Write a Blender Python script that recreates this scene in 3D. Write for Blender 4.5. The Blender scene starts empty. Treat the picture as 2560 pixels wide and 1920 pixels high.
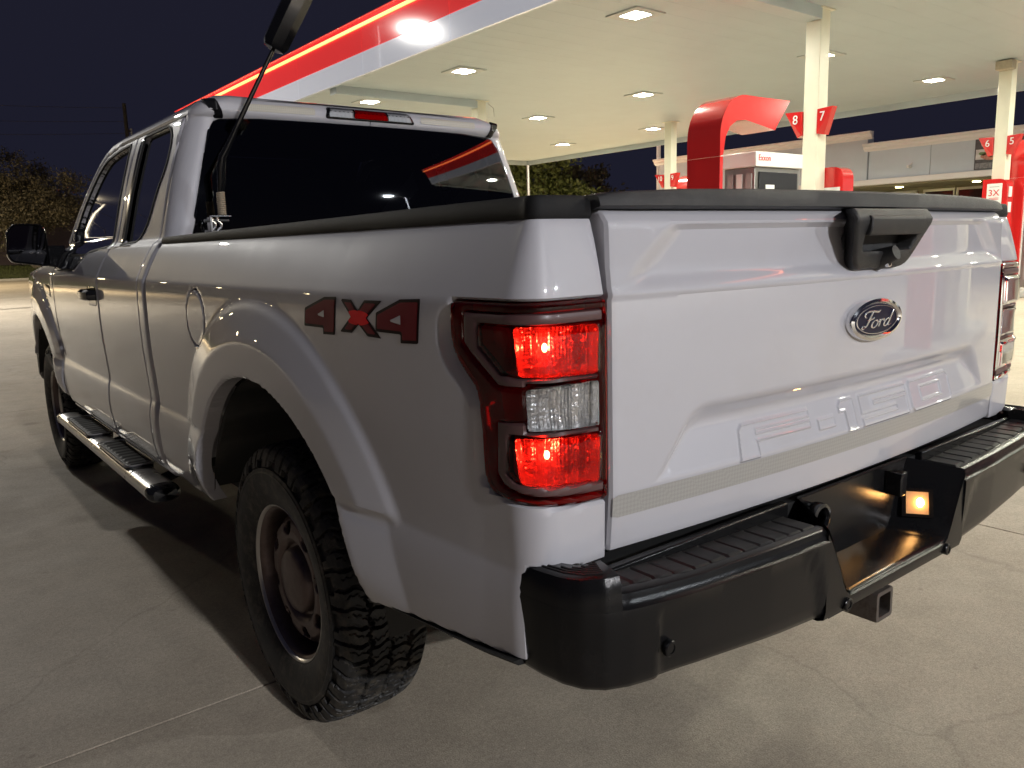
import bpy, bmesh, math, random
import numpy as np
from mathutils import Matrix, Vector
random.seed(7); RNG = np.random.default_rng(7)
SC = bpy.context.scene
COL = SC.collection

# ------------------------------------------------------------------ camera
CAM_POS = (-1.7615, -2.1143, 1.3416)
YAW, PITCH, ROLL = math.radians(37.938), math.radians(9.868), math.radians(-1.678)
FPX = 1998.0
cy, sy, cp, sp = math.cos(YAW), math.sin(YAW), math.cos(PITCH), math.sin(PITCH)
fwd = Vector((sy*cp, cy*cp, -sp)); rgt = Vector((cy, -sy, 0)); upv = rgt.cross(fwd)
cr, sr = math.cos(ROLL), math.sin(ROLL)
r2 = rgt*cr + upv*sr; u2 = -rgt*sr + upv*cr
cam_d = bpy.data.cameras.new('camera'); cam = bpy.data.objects.new('camera', cam_d); COL.objects.link(cam)
cam_d.sensor_width = 36.0; cam_d.lens = 36.0*FPX/2560.0
cam_d.clip_start = 0.05; cam_d.clip_end = 2000
cam.matrix_world = Matrix(((r2.x, u2.x, -fwd.x, CAM_POS[0]), (r2.y, u2.y, -fwd.y, CAM_POS[1]), (r2.z, u2.z, -fwd.z, CAM_POS[2]), (0, 0, 0, 1)))
SC.camera = cam

# ------------------------------------------------------------------ night sky
world = bpy.data.worlds.new('World'); SC.world = world; world.use_nodes = True
wn, wl = world.node_tree.nodes, world.node_tree.links
wn.clear()
w_out = wn.new('ShaderNodeOutputWorld'); w_add = wn.new('ShaderNodeAddShader')
w_sky = wn.new('ShaderNodeTexSky'); w_sky.sky_type = 'NISHITA'; w_sky.sun_disc = False
w_sky.sun_elevation = math.radians(-4.0); w_sky.sun_rotation = math.radians(200)
w_bg = wn.new('ShaderNodeBackground'); w_bg.inputs['Strength'].default_value = 0.05
w_glow = wn.new('ShaderNodeBackground'); w_glow.inputs['Color'].default_value = (0.43, 0.44, 0.86, 1); w_glow.inputs['Strength'].default_value = 0.026
wl.new(w_sky.outputs['Color'], w_bg.inputs['Color'])
wl.new(w_bg.outputs[0], w_add.inputs[0]); wl.new(w_glow.outputs[0], w_add.inputs[1]); wl.new(w_add.outputs[0], w_out.inputs['Surface'])

# ------------------------------------------------------------------ exposure, sampling
SC.view_settings.view_transform = 'Standard'; SC.view_settings.look = 'None'
SC.view_settings.exposure = 0.0; SC.view_settings.gamma = 1.0
try: SC.view_settings.use_curve_mapping = False
except Exception: pass
SC.render.engine = 'CYCLES'
SC.cycles.use_denoising = True
SC.cycles.sample_clamp_indirect = 6.0
SC.cycles.max_bounces = 8; SC.cycles.transparent_max_bounces = 12
SC.cycles.caustics_reflective = False; SC.cycles.caustics_refractive = False

# lamp radiances
L_CANOPY = 520.0
L_POLE = 5200.0
L_BULB = 700.0
L_PLATE = 0.35

# ================================================================== materials
MATS = {}
def mat(name, color=(0.5, 0.5, 0.5), rough=0.5, metal=0.0, coat=0.0, emit=None, estr=0.0, spec=0.5,
        var=0.0, vscale=6.0, bump=0.0, bscale=80.0, rvar=0.0, coat_rough=0.03, dirt=None, dscale=3.0, damt=0.5):
    m = bpy.data.materials.new(name); m.use_nodes = True
    nt = m.node_tree; n, l = nt.nodes, nt.links
    b = n['Principled BSDF']
    b.inputs['Base Color'].default_value = (*color, 1); b.inputs['Roughness'].default_value = rough
    b.inputs['Metallic'].default_value = metal; b.inputs['Specular IOR Level'].default_value = spec
    b.inputs['Coat Weight'].default_value = coat; b.inputs['Coat Roughness'].default_value = coat_rough
    if emit:
        b.inputs['Emission Color'].default_value = (*emit, 1); b.inputs['Emission Strength'].default_value = estr
    geo = n.new('ShaderNodeNewGeometry')
    def noise(scale, detail=4.0, rough_=0.6):
        t = n.new('ShaderNodeTexNoise'); t.inputs['Scale'].default_value = scale
        t.inputs['Detail'].default_value = detail; t.inputs['Roughness'].default_value = rough_
        l.new(geo.outputs['Position'], t.inputs['Vector']); return t
    col_out = None
    if var > 0:
        t = noise(vscale); mp = n.new('ShaderNodeMapRange')
        mp.inputs['From Min'].default_value = 0.3; mp.inputs['From Max'].default_value = 0.7
        mp.inputs['To Min'].default_value = 1-var; mp.inputs['To Max'].default_value = 1+var
        l.new(t.outputs['Fac'], mp.inputs['Value'])
        mx = n.new('ShaderNodeMix'); mx.data_type = 'RGBA'; mx.blend_type = 'MULTIPLY'
        mx.inputs['Factor'].default_value = 1; mx.inputs['A'].default_value = (*color, 1)
        l.new(mp.outputs['Result'], mx.inputs['B']); col_out = mx.outputs['Result']
    if dirt is not None:
        t = noise(dscale, 8.0, 0.7); rp = n.new('ShaderNodeMapRange')
        rp.inputs['From Min'].default_value = 0.5; rp.inputs['From Max'].default_value = 0.75
        rp.inputs['To Max'].default_value = damt; l.new(t.outputs['Fac'], rp.inputs['Value'])
        mx = n.new('ShaderNodeMix'); mx.data_type = 'RGBA'; mx.inputs['B'].default_value = (*dirt, 1)
        if col_out: l.new(col_out, mx.inputs['A'])
        else: mx.inputs['A'].default_value = (*color, 1)
        l.new(rp.outputs['Result'], mx.inputs['Factor']); col_out = mx.outputs['Result']
    if col_out: l.new(col_out, b.inputs['Base Color'])
    if rvar > 0:
        t = noise(9.0, 6.0); mp = n.new('ShaderNodeMapRange')
        mp.inputs['To Min'].default_value = max(0, rough-rvar); mp.inputs['To Max'].default_value = min(1, rough+rvar)
        l.new(t.outputs['Fac'], mp.inputs['Value']); l.new(mp.outputs['Result'], b.inputs['Roughness'])
    if bump > 0:
        t = noise(bscale, 3.0); bp_ = n.new('ShaderNodeBump'); bp_.inputs['Strength'].default_value = bump; bp_.inputs['Distance'].default_value = 0.01
        l.new(t.outputs['Fac'], bp_.inputs['Height']); l.new(bp_.outputs['Normal'], b.inputs['Normal'])
    MATS[name] = m
    return m

def tinted(name, tint, rough=0.02, refl=1.0, ior=1.5):
    """thin tinted pane: part lets light straight through, part mirrors by Fresnel"""
    m = bpy.data.materials.new(name); m.use_nodes = True
    n, l = m.node_tree.nodes, m.node_tree.links
    for x in list(n): n.remove(x)
    o = n.new('ShaderNodeOutputMaterial'); tr = n.new('ShaderNodeBsdfTransparent'); gl = n.new('ShaderNodeBsdfGlossy')
    fr = n.new('ShaderNodeFresnel'); fr.inputs['IOR'].default_value = ior; mx = n.new('ShaderNodeMixShader')
    tr.inputs['Color'].default_value = (*tint, 1); gl.inputs['Roughness'].default_value = rough
    gl.inputs['Color'].default_value = (refl, refl, refl, 1)
    l.new(fr.outputs[0], mx.inputs[0]); l.new(tr.outputs[0], mx.inputs[1]); l.new(gl.outputs[0], mx.inputs[2]); l.new(mx.outputs[0], o.inputs[0])
    MATS[name] = m
    return m

PAINT = mat('white_paint', (0.53, 0.525, 0.56), 0.45, coat=1.0, rvar=0.05, dirt=(0.40, 0.36, 0.32), dscale=3.5, damt=0.16, coat_rough=0.012)
PAINT.node_tree.nodes['Principled BSDF'].inputs['Coat IOR'].default_value = 1.7
BLACKP = mat('black_textured_plastic', (0.022, 0.022, 0.023), 0.5, bump=0.25, bscale=900, dirt=(0.10, 0.095, 0.09), dscale=14, damt=0.35, rvar=0.1)
BUMPER = mat('black_powder_coat', (0.0075, 0.0075, 0.008), 0.20, bump=0.07, bscale=600, rvar=0.05, spec=0.28, dirt=(0.03, 0.027, 0.024), dscale=9, damt=0.2)
RUBBERPAD = mat('black_step_rubber', (0.016, 0.016, 0.016), 0.5, spec=0.2, rvar=0.1, dirt=(0.07, 0.06, 0.055), dscale=11, damt=0.4)
SEAL = mat('black_rubber_seal', (0.012, 0.012, 0.012), 0.7, spec=0.2)
TRIM = mat('black_gloss_trim', (0.008, 0.008, 0.009), 0.12)
TYRE = mat('tyre_rubber', (0.017, 0.0165, 0.016), 0.58, var=0.35, vscale=35, dirt=(0.14, 0.12, 0.09), dscale=22, damt=0.8, rvar=0.15)
STEEL = mat('silver_steel_wheel', (0.17, 0.13, 0.12), 0.40, metal=0.8, dirt=(0.07, 0.045, 0.035), dscale=10, damt=0.8, rvar=0.1)
SATINRIM = mat('worn_rim_edge', (0.55, 0.53, 0.50), 0.3, metal=0.7, dirt=(0.12, 0.10, 0.08), dscale=12, damt=0.7)
CHROME = mat('chrome', (0.85, 0.85, 0.86), 0.08, metal=1.0, rvar=0.05)
STAINLESS = mat('polished_stainless', (0.50, 0.49, 0.48), 0.30, metal=1.0, rvar=0.1)
DARK = mat('dark_underbody', (0.012, 0.012, 0.012), 0.8, var=0.3)
LINER = mat('wheel_liner_plastic', (0.035, 0.034, 0.032), 0.75, dirt=(0.08, 0.07, 0.06), dscale=5, damt=0.6)
INTERIOR = mat('grey_seat_cloth', (0.05, 0.05, 0.052), 0.9)
GLASS = tinted('tinted_glass', (0.10, 0.105, 0.11), ior=1.85)
SIDEGLASS = tinted('side_glass', (0.03, 0.032, 0.03))
RAILBLACK = mat('black_rail_plastic', (0.008, 0.008, 0.0085), 0.62, spec=0.25, bump=0.2, bscale=800, dirt=(0.03, 0.03, 0.03), dscale=10, damt=0.3)
LENS_RED = tinted('red_lens', (0.62, 0.010, 0.006), 0.03, ior=1.35)
LENS_CLEAR = tinted('clear_lens', (0.86, 0.86, 0.86), 0.03)
LENS_SMOKE = mat('smoked_lens_stripe', (0.10, 0.05, 0.05), 0.4, coat=0.3)
LAMPBACK = mat('dark_red_lamp_back', (0.85, 0.035, 0.04), 0.35)
REFLECTOR2 = mat('white_reflector', (0.6, 0.6, 0.61), 0.3, metal=0.2)
REFLECTOR = mat('silver_reflector', (0.85, 0.85, 0.85), 0.22, metal=0.9, bump=0.5, bscale=55)
BULB = mat('lit_bulb', (1, 0.9, 0.7), 0.3, emit=(1.0, 0.80, 0.50), estr=L_BULB)
PLATEBULB = mat('lit_plate_bulb', (1, 0.6, 0.2), 0.3, emit=(1.0, 0.50, 0.15), estr=75)
PLATELENS = mat('lit_plate_lamp', (0.20, 0.12, 0.07), 0.3, emit=(1.0, 0.58, 0.26), estr=L_PLATE)
DECAL_EDGE = mat('decal_outline', (0.014, 0.004, 0.005), 0.5, spec=0.15)
DECAL_FILL = mat('decal_maroon', (0.17, 0.010, 0.017), 0.5, spec=0.15)
DECAL_GLARE = mat('decal_painted_glare', (0.90, 0.008, 0.015), 0.5, spec=0.15)  # light thrown back by the decal, put into its colour
EMB_BLUE = mat('emblem_blue_enamel', (0.005, 0.0065, 0.028), 0.3, spec=0.25)
SATIN = mat('satin_silver', (0.75, 0.75, 0.76), 0.25, metal=1.0)
HITCH = mat('worn_steel', (0.14, 0.12, 0.105), 0.55, metal=0.6, dirt=(0.05, 0.03, 0.02), dscale=40, damt=0.8)
DECK = mat('canopy_deck_white', (0.48, 0.56, 0.60), 0.42, var=0.03, vscale=1.2)
DECKW = mat('column_cream', (0.80, 0.79, 0.66), 0.35, var=0.04, vscale=3)
FASC_RED = mat('fascia_red_glow', (0.78, 0.03, 0.036), 0.07, coat=1.0, coat_rough=0.02, emit=(1.0, 0.06, 0.055), estr=0.45)  # glow added to the red, standing in for the light bar's wash
FASC_WHT = mat('fascia_white_glow', (0.80, 0.82, 0.90), 0.09, coat=1.0, coat_rough=0.02, emit=(0.78, 0.84, 1.0), estr=0.28)  # bluish glow added to the white, standing in for cool lamp light
LIGHTBAR = mat('lit_fascia_bar', (1, 0.4, 0.2), 0.4, emit=(1.0, 0.20, 0.05), estr=4.5)
DIFFUSER = mat('lit_canopy_diffuser', (1, 1, 1), 0.4, emit=(1.0, 0.97, 0.80), estr=L_CANOPY)
FIXTURE = mat('fixture_frame', (0.52, 0.56, 0.56), 0.5)
POLELED = mat('lit_pole_panel', (1, 1, 1), 0.4, emit=(1.0, 0.97, 0.90), estr=L_POLE*0.80)
POLELED2 = mat('lit_rear_pole_panel', (1, 1, 1), 0.4, emit=(0.98, 0.97, 1.0), estr=L_POLE*2.3)
POLECOOL = mat('lit_side_pole_panel', (1, 1, 1), 0.4, emit=(0.88, 0.94, 1.0), estr=L_POLE*1.3)
POLEWARM = mat('lit_warm_pole_panel', (1, 1, 1), 0.4, emit=(1.0, 0.83, 0.56), estr=L_POLE*1.9)
GALV = mat('galvanised_pole', (0.42, 0.43, 0.46), 0.45, metal=0.5)
PUMPRED = mat('pump_red', (0.60, 0.022, 0.022), 0.18, coat=0.8)
PUMPWHT = mat('pump_white', (0.78, 0.78, 0.77), 0.3)
PUMPGREY = mat('pump_grey', (0.33, 0.31, 0.31), 0.35)
PUMPDARK = mat('pump_dark_panel', (0.03, 0.03, 0.033), 0.15)
STAINPANEL = mat('brushed_panel', (0.36, 0.35, 0.34), 0.35, metal=0.8)
STUCCO = mat('store_grey_stucco', (0.52, 0.60, 0.68), 0.85, var=0.04, vscale=1.0, bump=0.1, bscale=60)
CORNICE = mat('white_cornice', (0.74, 0.74, 0.74), 0.6)
SOFFIT = mat('soffit_olive', (0.26, 0.25, 0.17), 0.8)
SIDING = mat('grey_brown_siding', (0.26, 0.235, 0.215), 0.55, metal=0.1, var=0.1)
STOREGLASS = mat('store_window', (0.035, 0.018, 0.018), 0.06)
ALU = mat('window_aluminium', (0.6, 0.6, 0.58), 0.4, metal=0.4)
SOFFITLAMP = mat('lit_soffit_lamp', (1, 1, 0.6), 0.4, emit=(1.0, 0.84, 0.28), estr=90)
LEAF = mat('dull_green_leaves', (0.12, 0.102, 0.06), 0.6, var=0.45, vscale=2.5)
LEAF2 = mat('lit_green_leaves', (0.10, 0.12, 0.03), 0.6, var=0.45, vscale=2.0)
BARK = mat('pale_bark', (0.20, 0.165, 0.13), 0.9, var=0.3, vscale=8)
GRASS = mat('lawn_grass', (0.075, 0.085, 0.025), 0.9, var=0.5, vscale=4)
WALLP = mat('mauve_wall', (0.16, 0.12, 0.125), 0.9, var=0.1)
WOODPOLE = mat('dark_wood_pole', (0.04, 0.035, 0.03), 0.9)
LETTERW = mat('white_lettering', (0.8, 0.8, 0.8), 0.4)
LETTERR = mat('red_lettering', (0.6, 0.02, 0.03), 0.4)
JOINT = mat('joint_filler', (0.05, 0.047, 0.042), 0.95)

def concrete_material():
    m = bpy.data.materials.new('worn_concrete'); m.use_nodes = True
    n, l = m.node_tree.nodes, m.node_tree.links
    b = n['Principled BSDF']; geo = n.new('ShaderNodeNewGeometry')
    def noise(scale, detail, rough=0.6):
        t = n.new('ShaderNodeTexNoise'); t.inputs['Scale'].default_value = scale; t.inputs['Detail'].default_value = detail
        t.inputs['Roughness'].default_value = rough; l.new(geo.outputs['Position'], t.inputs['Vector']); return t.outputs['Fac']
    def ramp(src, pts):
        r = n.new('ShaderNodeValToRGB'); l.new(src, r.inputs['Fac']); e = r.color_ramp.elements
        e[0].position, e[0].color = pts[0][0], (*pts[0][1], 1); e[1].position, e[1].color = pts[-1][0], (*pts[-1][1], 1)
        for p, c in pts[1:-1]:
            k = e.new(p); k.color = (*c, 1)
        return r.outputs['Color']
    def mul(a, bb, f=1.0):
        x = n.new('ShaderNodeMix'); x.data_type = 'RGBA'; x.blend_type = 'MULTIPLY'; x.inputs['Factor'].default_value = f
        l.new(a, x.inputs['A']); l.new(bb, x.inputs['B']); return x.outputs['Result']
    base = ramp(noise(0.55, 6), [(0.32, (0.365, 0.310, 0.240)), (0.5, (0.43, 0.37, 0.29)), (0.68, (0.475, 0.415, 0.335))])
    mott = ramp(noise(7, 8, 0.7), [(0.35, (0.88, 0.88, 0.88)), (0.62, (1.04, 1.04, 1.04))])
    grit = mul(ramp(noise(230, 2), [(0.30, (0.74, 0.73, 0.71)), (0.5, (1, 1, 1)), (0.72, (1.22, 1.22, 1.2))]), ramp(noise(70, 3), [(0.33, (0.88, 0.87, 0.86)), (0.66, (1.10, 1.10, 1.09))]))
    c = mul(mul(base, mott), grit)
    # oil spots and tyre stains with a shape of their own
    vo = n.new('ShaderNodeTexVoronoi'); vo.inputs['Scale'].default_value = 1.7; l.new(geo.outputs['Position'], vo.inputs['Vector'])
    spots = ramp(vo.outputs['Distance'], [(0.06, (0.55, 0.53, 0.52)), (0.13, (1, 1, 1))])
    gate = ramp(noise(0.9, 3), [(0.5, (0, 0, 0)), (0.58, (1, 1, 1))])
    gx = n.new('ShaderNodeMix'); gx.data_type = 'RGBA'; gx.inputs['A'].default_value = (1, 1, 1, 1); l.new(gate, gx.inputs['Factor']); l.new(spots, gx.inputs['B'])
    c = mul(c, gx.outputs['Result'])
    def flecks(scale, r0, r1, lo, gscale, g0, g1):
        v = n.new('ShaderNodeTexVoronoi'); v.inputs['Scale'].default_value = scale; l.new(geo.outputs['Position'], v.inputs['Vector'])
        f = ramp(v.outputs['Distance'], [(r0, lo), (r1, (1, 1, 1))]); g2 = ramp(noise(gscale, 2), [(g0, (0, 0, 0)), (g1, (1, 1, 1))])
        x = n.new('ShaderNodeMix'); x.data_type = 'RGBA'; x.inputs['A'].default_value = (1, 1, 1, 1); l.new(g2, x.inputs['Factor']); l.new(f, x.inputs['B']); return x.outputs['Result']
    c = mul(c, flecks(38, 0.05, 0.10, (1.7, 1.7, 1.7), 5.0, 0.52, 0.60))
    c = mul(c, flecks(9, 0.05, 0.12, (0.74, 0.73, 0.72), 2.3, 0.50, 0.58))
    c = mul(c, flecks(3.1, 0.05, 0.30, (0.85, 0.85, 0.84), 1.1, 0.46, 0.58))
    # hairline cracks
    wob = n.new('ShaderNodeTexNoise'); wob.inputs['Scale'].default_value = 2.2; wob.inputs['Detail'].default_value = 6
    l.new(geo.outputs['Position'], wob.inputs['Vector'])
    vm = n.new('ShaderNodeVectorMath'); vm.operation = 'MULTIPLY_ADD'; l.new(wob.outputs['Color'], vm.inputs[0]); vm.inputs[1].default_value = (0.55, 0.55, 0.0); l.new(geo.outputs['Position'], vm.inputs[2])
    ck = n.new('ShaderNodeTexVoronoi'); ck.feature = 'DISTANCE_TO_EDGE'; ck.inputs['Scale'].default_value = 0.33; l.new(vm.outputs[0], ck.inputs['Vector'])
    crack = ramp(ck.outputs['Distance'], [(0.0003, (0.45, 0.43, 0.40)), (0.0012, (1, 1, 1))])
    c = mul(c, crack, 0.3)
    l.new(c, b.inputs['Base Color']); b.inputs['Roughness'].default_value = 0.72
    bp_ = n.new('ShaderNodeBump'); bp_.inputs['Strength'].default_value = 0.3; bp_.inputs['Distance'].default_value = 0.006
    l.new(noise(190, 4), bp_.inputs['Height']); l.new(bp_.outputs['Normal'], b.inputs['Normal'])
    rr = n.new('ShaderNodeMapRange'); rr.inputs['To Min'].default_value = 0.55; rr.inputs['To Max'].default_value = 0.85
    l.new(noise(3, 5), rr.inputs['Value']); l.new(rr.outputs['Result'], b.inputs['Roughness'])
    return m
CONCRETE = concrete_material()

def tape_material(name, base):
    m = mat(name, base, 0.3, coat=0.5)
    n, l = m.node_tree.nodes, m.node_tree.links; b = n['Principled BSDF']
    geo = n.new('ShaderNodeNewGeometry'); mp = n.new('ShaderNodeMapping'); mp.inputs['Rotation'].default_value = (0, math.radians(45), 0)
    l.new(geo.outputs['Position'], mp.inputs['Vector'])
    ch = n.new('ShaderNodeTexChecker'); ch.inputs['Scale'].default_value = 170; l.new(mp.outputs[0], ch.inputs['Vector'])
    ch.inputs['Color1'].default_value = (*base, 1); ch.inputs['Color2'].default_value = (base[0]*0.9, base[1]*0.9, base[2]*0.9, 1)
    l.new(ch.outputs['Color'], b.inputs['Base Color'])
    return m
TAPE = tape_material('silver_reflective_tape', (0.40, 0.39, 0.365))
TAPE2 = tape_material('cream_reflective_tape', (0.56, 0.53, 0.45))

# ================================================================== mesh helpers
def link(o, parent=None):
    COL.objects.link(o)
    if parent is not None: o.parent = parent
    return o
def mesh_obj(name, v, f, m, parent=None, smooth=35):
    me = bpy.data.meshes.new(name)
    me.from_pydata([tuple(map(float, p)) for p in v], [], [tuple(int(i) for i in q) for q in f])
    me.validate(); me.update()
    if smooth:
        me.polygons.foreach_set('use_smooth', [True]*len(me.polygons)); me.set_sharp_from_angle(angle=math.radians(smooth))
    me.materials.append(m)
    return link(bpy.data.objects.new(name, me), parent)
def empty(name, loc=(0, 0, 0), label=None, cat=None, group=None, rz=0):
    o = bpy.data.objects.new(name, None); o.empty_display_size = 0.2; o.location = loc; o.rotation_euler = (0, 0, rz)
    link(o); tag(o, label, cat, group); return o
def tag(o, label=None, cat=None, group=None, kind=None):
    if label: o['label'] = label
    if cat: o['category'] = cat
    if group: o['group'] = group
    if kind: o['kind'] = kind
    return o
class MB:
    def __init__(s): s.v = []; s.f = []
    def add(s, v, f):
        k = len(s.v); s.v += [tuple(p) for p in v]; s.f += [tuple(i+k for i in q) for q in f]; return s
    def box(s, x0, x1, y0, y1, z0, z1):
        v = [(x, y, z) for z in (z0, z1) for y in (y0, y1) for x in (x0, x1)]
        return s.add(v, [(0, 2, 3, 1), (4, 5, 7, 6), (0, 1, 5, 4), (2, 6, 7, 3), (0, 4, 6, 2), (1, 3, 7, 5)])
    def prism(s, poly, fn, a, b):
        """poly list of 2d, fn(p,q,h)->xyz"""
        n = len(poly); v = [fn(p[0], p[1], a) for p in poly]+[fn(p[0], p[1], b) for p in poly]
        f = [tuple(range(n))[::-1], tuple(range(n, 2*n))]+[(i, (i+1) % n, n+(i+1) % n, n+i) for i in range(n)]
        return s.add(v, f)
    def tube(s, path, rad, n=10, cap=True):
        path = [Vector(p) for p in path]; rad = rad if hasattr(rad, '__len__') else [rad]*len(path)
        t0 = (path[1]-path[0]).normalized(); ref = Vector((0, 0, 1)) if abs(t0.z) < 0.9 else Vector((1, 0, 0))
        v = []; f = []
        for i, p in enumerate(path):
            t = (path[min(i+1, len(path)-1)]-path[max(i-1, 0)]).normalized()
            a = t.cross(ref).normalized(); b = a.cross(t).normalized()
            for k in range(n):
                an = 2*math.pi*k/n; v.append(p+(a*math.cos(an)+b*math.sin(an))*rad[i])
        for i in range(len(path)-1):
            for k in range(n): f.append((i*n+k, i*n+(k+1) % n, (i+1)*n+(k+1) % n, (i+1)*n+k))
        if cap: f.append(tuple(range(n))[::-1]); f.append(tuple((len(path)-1)*n+k for k in range(n)))
        return s.add(v, f)
    def loft(s, rings, closed=False, cap=False):
        n = len(rings[0]); v = [p for r in rings for p in r]; f = []
        for i in range(len(rings)-1):
            for k in range(n if closed else n-1): f.append((i*n+k, i*n+(k+1) % n, (i+1)*n+(k+1) % n, (i+1)*n+k))
        if cap: f.append(tuple(range(n))[::-1]); f.append(tuple((len(rings)-1)*n+k for k in range(n)))
        return s.add(v, f)
    def build(s, name, m, parent=None, smooth=35, bevel=0.0, seg=2):
        o = mesh_obj(name, s.v, s.f, m, parent, smooth)
        if bevel:
            bm = bmesh.new(); bm.from_mesh(o.data); bmesh.ops.recalc_face_normals(bm, faces=bm.faces); bm.to_mesh(o.data); bm.free()
            md = o.modifiers.new('bevel', 'BEVEL'); md.width = bevel; md.segments = seg; md.limit_method = 'ANGLE'; md.angle_limit = math.radians(40)
        return o
def box(name, x0, x1, y0, y1, z0, z1, m, parent=None, bevel=0.0, seg=2):
    return MB().box(x0, x1, y0, y1, z0, z1).build(name, m, parent, 35 if bevel else None, bevel, seg)

def smooth01(t):
    t = np.clip(t, 0, 1); return t*t*(3-2*t)
def sdf(poly, U, V):
    """signed distance to a polygon, negative inside"""
    U = np.asarray(U, float); V = np.asarray(V, float)
    P = np.asarray(poly, float); d = np.full(U.shape, 1e9); ins = np.zeros(U.shape, bool)
    for i in range(len(P)):
        a, b = P[i], P[(i+1) % len(P)]; e = b-a; w0 = U-a[0]; w1 = V-a[1]
        t = np.clip((w0*e[0]+w1*e[1])/max(e@e, 1e-12), 0, 1)
        d = np.minimum(d, (w0-t*e[0])**2+(w1-t*e[1])**2)
        if abs(e[1]) > 1e-12:
            c = ((a[1] <= V) & (b[1] > V)) | ((b[1] <= V) & (a[1] > V))
            ins ^= c & (U < a[0]+(V-a[1])/e[1]*e[0])
    d = np.sqrt(d); return np.where(ins, -d, d)
def roundp(poly, r, n=5):
    out = []; P = [np.array(p, float) for p in poly]; N = len(P); rs = r if hasattr(r, '__len__') else [r]*N
    for i in range(N):
        p, a, b = P[i], P[i-1], P[(i+1) % N]; u = a-p; v = b-p; lu, lv = np.linalg.norm(u), np.linalg.norm(v); u /= lu; v /= lv
        q = min(rs[i], lu*0.45, lv*0.45)
        if q < 1e-6: out.append(tuple(p)); continue
        for k in range(n+1):
            t = k/n; out.append(tuple((1-t)**2*(p+u*q)+2*t*(1-t)*p+t*t*(p+v*q)))
    return out
def ellipse(cx, cz, a, b, n=40): return [(cx+a*math.cos(2*math.pi*i/n), cz+b*math.sin(2*math.pi*i/n)) for i in range(n)]

def sheet(pos, us, vs, phi, lip=None):
    """grid patch in (u,v) clipped to phi<0; pos(u,v,d) gives xyz (d = distance inside the edge); lip(u,v,P) -> far edge of the returned flange"""
    U, V = np.meshgrid(us, vs, indexing='ij'); F = phi(U, V); F = np.where(np.abs(F) < 2e-5, -2e-5, F)
    nu, nv = U.shape; ids = {}; uvs = []; faces = []
    ins = F < 0
    def vid(i, j):
        k = (i, j)
        if k not in ids: ids[k] = len(uvs); uvs.append((U[i, j], V[i, j], -F[i, j]))
        return ids[k]
    def eid(i, j, a, b):
        k = (i, j, a, b) if (i, j) < (a, b) else (a, b, i, j)
        if k not in ids:
            f0, f1 = F[i, j], F[a, b]; t = f0/(f0-f1)
            ids[k] = len(uvs); uvs.append((U[i, j]+t*(U[a, b]-U[i, j]), V[i, j]+t*(V[a, b]-V[i, j]), 0.0))
        return ids[k]
    cnt = ins[:-1, :-1].astype(int)+ins[1:, :-1]+ins[1:, 1:]+ins[:-1, 1:]
    for i, j in np.argwhere(cnt > 0):
        ring = ((i, j), (i+1, j), (i+1, j+1), (i, j+1))
        if cnt[i, j] == 4: faces.append([vid(*p) for p in ring]); continue
        out = []
        for k in range(4):
            p, q = ring[k], ring[(k+1) % 4]
            if ins[p]: out.append(vid(*p))
            if ins[p] != ins[q]: out.append(eid(*p, *q))
        if len(out) > 2: faces.append(out)
    A = np.array(uvs) if uvs else np.zeros((0, 3))
    P = pos(A[:, 0], A[:, 1], A[:, 2])
    if lip is not None and len(A):
        ec = {}
        for f in faces:
            for k in range(len(f)):
                a, b = f[k], f[(k+1) % len(f)]
                key = (min(a, b), max(a, b)); ec[key] = None if key in ec else (a, b)
        be = [e for e in ec.values() if e]
        bv = sorted({i for e in be for i in e}); mp = {v: len(P)+k for k, v in enumerate(bv)}
        Q = lip(A[bv, 0], A[bv, 1], P[bv]); P = np.vstack([P, Q])
        faces += [[b, a, mp[a], mp[b]] for a, b in be]
    return P, faces
def rng(a, b, step): return np.linspace(a, b, max(2, int(round((b-a)/step))+1))
def roll(d, r): return np.where(d < r, r-np.sqrt(np.maximum(r*r-(r-np.minimum(d, r))**2, 0)), 0.0)
def mirror(P, s):
    P = np.array(P, float)
    if s > 0: P[:, 0] *= -1
    return P
def text_mesh(name, body, size, depth, m, mw, parent=None, width=None):
    cu = bpy.data.curves.new('tmp', 'FONT'); cu.body = body; cu.size = size; cu.extrude = depth; cu.align_x = 'CENTER'; cu.align_y = 'CENTER'; cu.resolution_u = 4
    to = bpy.data.objects.new('tmp', cu); COL.objects.link(to)
    dg = bpy.context.evaluated_depsgraph_get(); me = bpy.data.meshes.new_from_object(to.evaluated_get(dg))
    bpy.data.objects.remove(to); me.name = name; me.materials.clear(); me.materials.append(m)
    co = np.array([v.co for v in me.vertices])
    ctr = (co.max(0)+co.min(0))/2
    sc = 1.0 if width is None else width/(co[:, 0].max()-co[:, 0].min())
    for v in me.vertices: v.co = mw @ Vector(((v.co.x-ctr[0])*sc, (v.co.y-ctr[1])*(sc if width else 1), v.co.z))
    return link(bpy.data.objects.new(name, me), parent)
def frame(origin, right, up):
    r = Vector(right).normalized(); u = Vector(up).normalized(); n = r.cross(u)
    return Matrix(((r.x, u.x, n.x, origin[0]), (r.y, u.y, n.y, origin[1]), (r.z, u.z, n.z, origin[2]), (0, 0, 0, 1)))

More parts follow.
